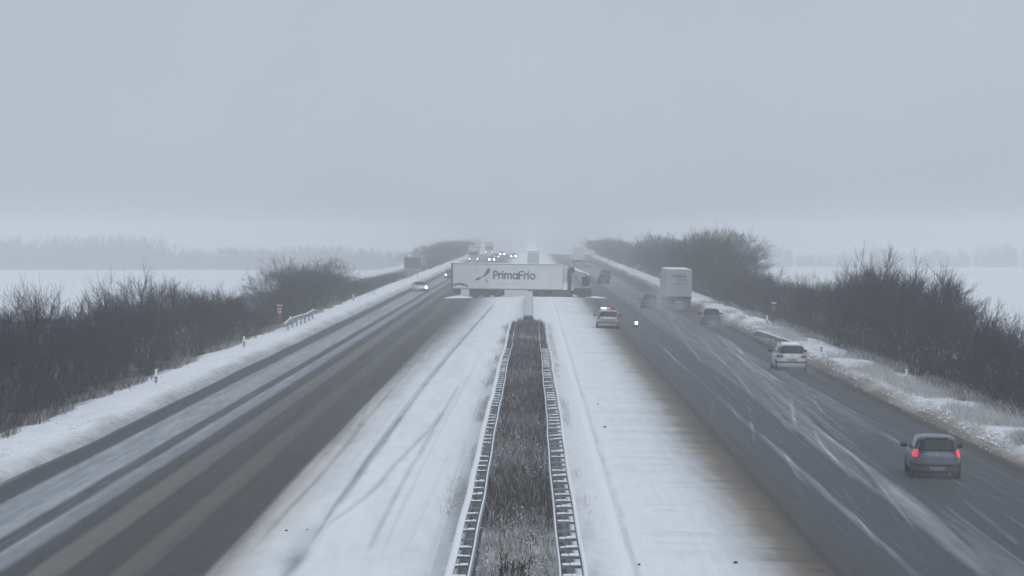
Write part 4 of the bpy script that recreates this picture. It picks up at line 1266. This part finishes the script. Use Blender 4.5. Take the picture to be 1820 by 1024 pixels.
def truck_cab(root, x0, m, win_side_y, w=2.45):
    """cab-over tractor front, nose towards +x, rear of cab at x0"""
    h = w / 2
    sec = [(x0, 1.25), (x0, 3.05), (x0 + .12, 3.20), (x0 + 1.35, 3.0), (x0 + 1.72, 2.72), (x0 + 1.92, 1.75), (x0 + 1.97, 1.25)]
    mb = MB(); mb.prism(sec, -h + .06, h - .06); mb.build('cab', m, root)
    MB().prism([(x0 + .02, .45), (x0 + .02, 1.247), (x0 + 1.99, 1.247), (x0 + 2.02, .40), (x0 + 1.9, .30), (x0 + 1.55, .32), (x0 + 1.45, .8), (x0 + .75, .8), (x0 + .6, .45)], -h + .02, h - .02).build('lower_skirt', M_PLASTIC, root)
    for s_ in (-1, 1):
        yy = s_ * (h - .06)
        y0, y1 = (yy - .012, yy - .002) if s_ < 0 else (yy + .002, yy + .012)
        MB().prism([(x0 + .95, 1.48), (x0 + .95, 2.58), (x0 + 1.60, 2.58), (x0 + 1.82, 1.62), (x0 + 1.4, 1.46)], y0, y1).build('side_window', M_GLASS, root)
        d0, d1 = (yy - .010, yy - .001) if s_ < 0 else (yy + .001, yy + .010)
        MB().prism([(x0 + .86, 1.26), (x0 + .86, 2.66), (x0 + .89, 2.66), (x0 + .89, 1.26)], d0, d1).build('door_seam', M_PLASTIC, root)
        MB().prism([(x0 + .12, 2.45), (x0 + .62, 1.8), (x0 + .74, 1.8), (x0 + .26, 2.5)], d0, d1).build('side_stripe', M_PRINT, root)
        MB().box(x0 + 1.78, x0 + 1.92, min(yy, yy + s_ * .28), max(yy, yy + s_ * .28), 1.9, 2.55, .03).build('mirror', M_PLASTIC, root)
        MB().prism([(x0 - .72, .95), (x0 - .72, 3.30), (x0 - .48, 3.55), (x0 - .36, 3.55), (x0 - .30, .95)], *sorted((s_ * (h - .02), s_ * (h - .07)))).build('side_deflector', M_PLASTIC, root)
    MB().prism([(x0 + 1.775, 1.85), (x0 + 1.62, 2.62), (x0 + 1.66, 2.64), (x0 + 1.93, 1.85)], -h + .22, h - .22).build('windscreen', M_GLASS, root)
    MB().prism([(x0 - .28, 3.0), (x0 - .30, 3.62), (x0 - .10, 3.60), (x0 + .75, 3.16), (x0 + .60, 3.0)], -h + .12, h - .12).build('roof_deflector', M_PLASTIC, root)
    s2 = MB(); s2.prism([(x0 + .02, 3.66 - .28), (x0 + .10, 3.62), (x0 + .75, 3.28), (x0 + 1.55, 3.02), (x0 + 1.80, 2.76), (x0 + 1.70, 2.74), (x0 + 1.3, 3.0), (x0 + .5, 3.12)], -h + .10, h - .10)
    s2.build('roof_snow', M_SNOW, root)

# the jackknifed lorry: trailer and tractor in line across the whole road, nose to the right
JX, JY = -9.15, 364.0
jk = empty('articulated_lorry', (JX, JY, -.02), -.035, .012)
tag(jk, 'long white lorry standing crosswise over the median with its name on the trailer', 'lorry')
TL = 12.75
hw = 1.27
box = MB().box(0.06, TL, -hw, hw, 1.02, 3.93, .03).build('trailer_body', M_TRAILER, jk)
for z0, z1 in ((1.0, 1.10), (3.84, 3.945)):
    MB().box(.07, TL - .01, -hw - .016, -hw + .02, z0, z1, .006).build('edge_rail', M_STEEL, box)
    MB().box(.07, TL - .01, hw - .02, hw + .016, z0, z1, .006).build('edge_rail', M_STEEL, box)
MB().box(TL - .11, TL + .016, -hw - .014, hw + .014, 1.03, 3.94, .01).build('front_frame', M_TRAILER, box)
MB().box(-.09, .058, -hw - .02, hw + .02, .92, 3.97, .01).build('rear_frame', M_PLASTIC, jk)
for x in np.arange(1.25, TL - .5, 1.25):
    MB().box(x - .008, x + .008, -hw - .004, -hw + .002, 1.11, 3.83).build('panel_seam', M_PRINTPALE, box)
mb = MB(); mb.box(.05, TL - .05, -hw + .1, hw - .1, 3.935, 3.99, .03); mb.build('roof_snow', M_SNOW, jk, True)
MB().box(TL + .02, TL + .55, -.95, .95, 1.9, 3.75, .08).build('cooling_unit', M_PANEL, jk)
mb = MB(); letters(mb, 4.80, 2.24, .61, -hw - .006, .185); mb.build('lettering', M_PRINT, jk)
mb = MB()
k = .0108
L = lambda cx, cy: ((cx - 152) * k, (528 - cy) * k)
stroke(mb, [L(548, 210), L(543, 225), L(532, 248), L(516, 270), L(498, 290), L(470, 308), L(455, 316), L(440, 322), L(422, 330), L(404, 338)], [.10, .34, .44, .34, .18, .08, .14, .25, .28, .08], -hw - .006)
mb.build('spoon_emblem', M_PRINT, jk)
mb = MB(); stroke(mb, [L(508, 325), L(516, 342), L(526, 356), L(534, 372)], [.08, .24, .30, .10], -hw - .006); mb.build('leaf_emblem', M_OCHRE, jk)
mb = MB(); r_ = random.Random(2); x = 5.6
while x < 8.4:
    w_ = r_.uniform(.08, .24); mb.box(x, x + w_, -hw - .010, -hw - .004, 1.60, 1.68); x += w_ + .06
mb.build('small_print', M_PRINTPALE, jk)
mb = MB(); stroke(mb, [L(158, 402), L(185, 390), L(225, 384), L(262, 386), L(300, 398), L(330, 414)], [.12, .22, .26, .26, .22, .08], -hw - .006); mb.build('curved_print', M_PRINT, jk)
# running gear
MB().box(.3, TL - 1.0, -.45, .45, .70, 1.0).build('chassis', M_UNDER, jk)
lorry_wheels(jk, (2.65, 3.96, 5.27), (-1.08, 1.08))
MB().box(2.0, 6.0, -.85, .85, .28, .695, .05).build('axle_light_block', M_UNDER, jk)  # added dark box, stops light showing through between the trailer wheels
MB().box(2.05, 5.95, -1.22, -.92, .80, .98, .03).build('mudguard', M_UNDER, jk)
MB().box(2.05, 5.95, .92, 1.22, .80, .98, .03).build('mudguard', M_UNDER, jk)
MB().box(.2, .95, -1.2, 1.2, .42, .86, .03).build('rear_underrun_bar', M_PLASTIC, jk)
MB().box(1.02, 2.0, -1.24, -.75, .22, .98, .03).build('tool_locker', M_PANEL, jk)
for q in range(3):
    MB().box(6.05, 8.7, -1.25, -1.20, .18 + q * .27, .40 + q * .27, .01).build('side_guard', M_PANEL, jk)
MB().box(6.1, 8.65, -1.19, -.5, .2, .95, .03).build('pallet_box', M_PANEL, jk)
mb = MB(); mb.box(9.0, 9.15, -1.0, -.85, .1, 1.0); mb.box(8.9, 9.25, -1.1, -.75, .06, .12); mb.build('landing_leg', M_STEEL, jk)
# tractor
MB().box(9.0, 15.9, -.5, .5, .55, .98, .02).build('tractor_chassis', M_UNDER, jk)
lorry_wheels(jk, (10.3, 14.95), (-1.04, 1.04))
MB().box(9.3, 13.9, -.82, .82, .24, .545, .05).build('tractor_light_block', M_UNDER, jk)  # added dark box, keeps daylight from showing under the tractor
MB().box(9.0, 9.6, -1.18, 1.18, .35, .95, .05).build('rear_wing', M_PLASTIC, jk)
MB().box(9.45, 11.2, -1.2, -.86, .72, 1.0, .03).build('mudguard', M_PLASTIC, jk)
MB().box(11.5, 13.7, -1.22, -.6, .30, .94, .05).build('fuel_tank', M_UNDER, jk)
MB().box(12.7, 13.9, -1.15, -.3, 1.02, 1.05, .01).build('catwalk', M_SNOW, jk)
truck_cab(jk, 14.02, M_CABW, None)
MB().cyl((13.55, -.7, 2.2), 'z', .09, 2.4, 12).build('exhaust_stack', M_STEEL, jk)

# snow pushed up under the lorry
def snow_heap(x0, x1, y, h, d, label, seed):
    nx, ny = 40, 10
    X, Y = np.meshgrid(np.linspace(x0, x1, nx), np.linspace(-1, 1, ny))
    e = np.clip(np.sin(PI * (X - x0) / (x1 - x0)), 0, 1) ** .8 * np.cos(Y * PI / 2)
    Z = e * h * (.75 + .4 * fnoise(X * .8 + seed, Y * 1.2, 3)) - .06
    V = np.stack([X, y + Y * d, Z + np.array([[survey_z(q) for q in row] for row in X]) + .05], -1).reshape(-1, 3)
    i = np.arange(nx * ny).reshape(ny, nx)
    Q = np.stack([i[:-1, :-1], i[:-1, 1:], i[1:, 1:], i[1:, :-1]], -1).reshape(-1, 4)
    tag(link('snow_heap', np_mesh('snow_heap', V, Q, M_SNOW)), label, 'snow heap')
snow_heap(-10.2, -6.6, 362.6, .34, 1.1, 'low snow heap below the tail end of the crosswise trailer', 1)
snow_heap(-4.2, 4.6, 361.6, .14, 1.6, 'long snow heap along the wheels in the middle of the crosswise lorry', 4)
snow_heap(5.2, 8.8, 362.9, .26, 1.1, 'low snow heap in front of the crosswise lorry nose', 9)

# white lorry seen from behind
def rear_lorry(x, y, label, m, heading=0.0, w=2.55, top=4.0, ln=13.0, near=True, head=None, group=None, name='box_lorry'):
    root = empty(name, (x, y, survey_z(x)), heading, math.copysign(.018, x)); tag(root, label, 'lorry', group)
    h = w / 2
    MB().box(-h, h, 0.06, ln, 1.12, top, .03).build('cargo_box', m, root)
    MB().box(-h + .1, h - .1, .15, ln - .15, top + .003, top + .07, .03).build('roof_snow', M_SNOW, root, True)
    MB().box(-.5, .5, .3, ln + 2.6, .62, 1.1).build('chassis', M_UNDER, root)
    MB().prism([(ln + .7, .5), (ln + .7, 3.3), (ln + 1.2, 3.5), (ln + 2.5, 2.9), (ln + 2.8, 1.7), (ln + 2.8, .4)], -h + .05, h - .05, 'yz').build('cab', m, root)
    if head:
        MB().box(-h + .2, h - .2, ln + 2.74, ln + 2.84, 1.75, 2.65, .02).build('windscreen', M_GLASS, root)
        for s_ in (-1, 1):
            MB().cyl((s_ * .95, ln + 2.82, .85), 'y', .18, .08, 12).build('headlight', head, root)
    tm = MB(); tm.ring((0, 0, 0), 'x', .5, .28, .3, 20); ty = tm.mesh('tyre', M_RUBBER)
    rm = MB(); rm.cyl((0, 0, 0), 'x', .28, .18, 16); ri = rm.mesh('rim', M_RIM)
    for sx in (-1.05, 1.05):
        for q in (1.6, 2.9, 4.2, ln - .5, ln + 2.0):
            wh = empty('wheel', (0, 0, 0)); wh.parent = root; wh.location = (sx, q, .5)
            link('tyre', ty, wh); link('rim', ri, wh)
    if near:
        for s_ in (-1, 1):
            MB().box(min(s_ * .015, s_ * (h - .06)), max(s_ * .015, s_ * (h - .06)), .0, .055, 1.3, top - .1, .01).build('rear_door', m, root)
            for q in (.35, .85):
                MB().cyl((s_ * q, -.02, 2.5), 'z', .015, 2.6, 8).build('lock_rod', M_PRINTPALE, root)
            MB().box(s_ * .9 - .3, s_ * .9 + .3, -.03, .05, .88, 1.02, .01).build('tail_light', M_TAIL, root)
            MB().box(s_ * .93 - .32, s_ * .93 + .32, .02, .05, .25, .86, .01).build('mud_flap', M_PLASTIC, root)
            MB().box(min(s_ * (h - .05), s_ * (h + .004)), max(s_ * (h - .05), s_ * (h + .004)), -.02, .058, 1.12, top + .004, .01).build('corner_post', M_PRINTPALE, root)
        MB().box(-h, h, -.06, .058, 1.04, 1.28, .02).build('rear_sill', M_PLASTIC, root)
        MB().box(-1.1, 1.1, -.12, .0, .46, .60, .02).build('underrun_bar', M_UNDER, root)
        MB().box(-.4, .4, -.03, .05, .66, .84, .01).build('licence_plate', M_PLATE, root)
        mb = MB(); r2 = random.Random(8)
        for zc, x0, x1, hh in ((3.33, -.62, .72, .24), (2.98, -.15, .78, .14), (2.60, -.5, .6, .08)):
            xx = x0
            while xx < x1 - .1:
                w_ = r2.uniform(.10, .2); mb.box(xx, xx + w_, -.010, -.003, zc - hh / 2, zc + hh / 2 * r2.uniform(.7, 1)); xx += w_ + .035
        mb.build('blurred_lettering', mat('faded_print', (.09, .095, .105), .6), root)
    return root
xl, yl = at(1204, 550)
rear_lorry(xl + .1, yl, 'white box lorry seen from behind with snow on its roof edge', M_DIRTYWHITE, w=2.6)
rear_lorry(10.7, 712, 'faint pale lorry seen from behind far ahead on the right carriageway', M_PANEL, near=False)
rear_lorry(-14.2, 782, 'hazy oncoming lorry with dim headlights left of the brightest headlights', M_HAZEGREY, PI, head=M_HEADDIM, near=False, ln=12)
rear_lorry(-13.6, 1016, 'farthest oncoming lorry, a dark smudge in the haze', M_HAZEGREY, PI, head=M_HEADDIM, near=False, ln=12)
rear_lorry(.3, 622, 'dark boxy lorry in the haze seen over the trailer roof', M_HAZEGREY, w=2.35, top=3.15, ln=6.5, near=False)

# ------------------------------------------------------------------ spray thrown up by the wheels
def spray_mat(peak):
    m = bpy.data.materials.new('wheel_spray'); m.use_nodes = True
    N, L_ = m.node_tree.nodes, m.node_tree.links
    N.clear()
    o = N.new('ShaderNodeOutputMaterial'); v = N.new('ShaderNodeVolumePrincipled')
    v.inputs['Color'].default_value = (.90, .92, .94, 1)
    tc = N.new('ShaderNodeTexCoord'); g = N.new('ShaderNodeTexGradient'); g.gradient_type = 'QUADRATIC_SPHERE'
    n = N.new('ShaderNodeTexNoise'); n.inputs['Scale'].default_value = 2.2; n.inputs['Detail'].default_value = 3
    a = N.new('ShaderNodeMath'); a.operation = 'MULTIPLY'; b = N.new('ShaderNodeMath'); b.operation = 'MULTIPLY'; b.inputs[1].default_value = peak * 1.9
    L_.new(tc.outputs['Object'], g.inputs['Vector']); L_.new(tc.outputs['Object'], n.inputs['Vector'])
    L_.new(g.outputs['Fac'], a.inputs[0]); L_.new(n.outputs['Fac'], a.inputs[1]); L_.new(a.outputs[0], b.inputs[0])
    L_.new(b.outputs[0], v.inputs['Density']); L_.new(v.outputs['Volume'], o.inputs['Volume'])
    return m
def spray(x, y, w, ln, h, peak):
    bm = bmesh.new(); bmesh.ops.create_icosphere(bm, subdivisions=3, radius=1.0)
    me = bpy.data.meshes.new('spray'); bm.to_mesh(me); bm.free(); me.materials.append(spray_mat(peak))
    o = link('spray', me, None, (x, y, survey_z(x) + h * .22)); o.scale = (w, ln, h)
    tag(o, kind='stuff')
spray(xn, yn - 1.0, 1.5, 4.5, .7, .06)
spray(xw, yw - 1.0, 1.8, 6.0, .9, .12)
spray(xt, yt - 1.0, 1.8, 6.0, 1.0, .18)
spray(xp + .4, yp - 1.5, 2.4, 8.0, 1.8, .085)
spray(xl - 1.6, yl - 2.0, 2.2, 12.0, 4.2, .07)
spray(xl + .1, yl - 2.0, 2.0, 7.0, 1.3, .16)
spray(xo, yo - 4.0, 1.7, 5.0, .8, .10)
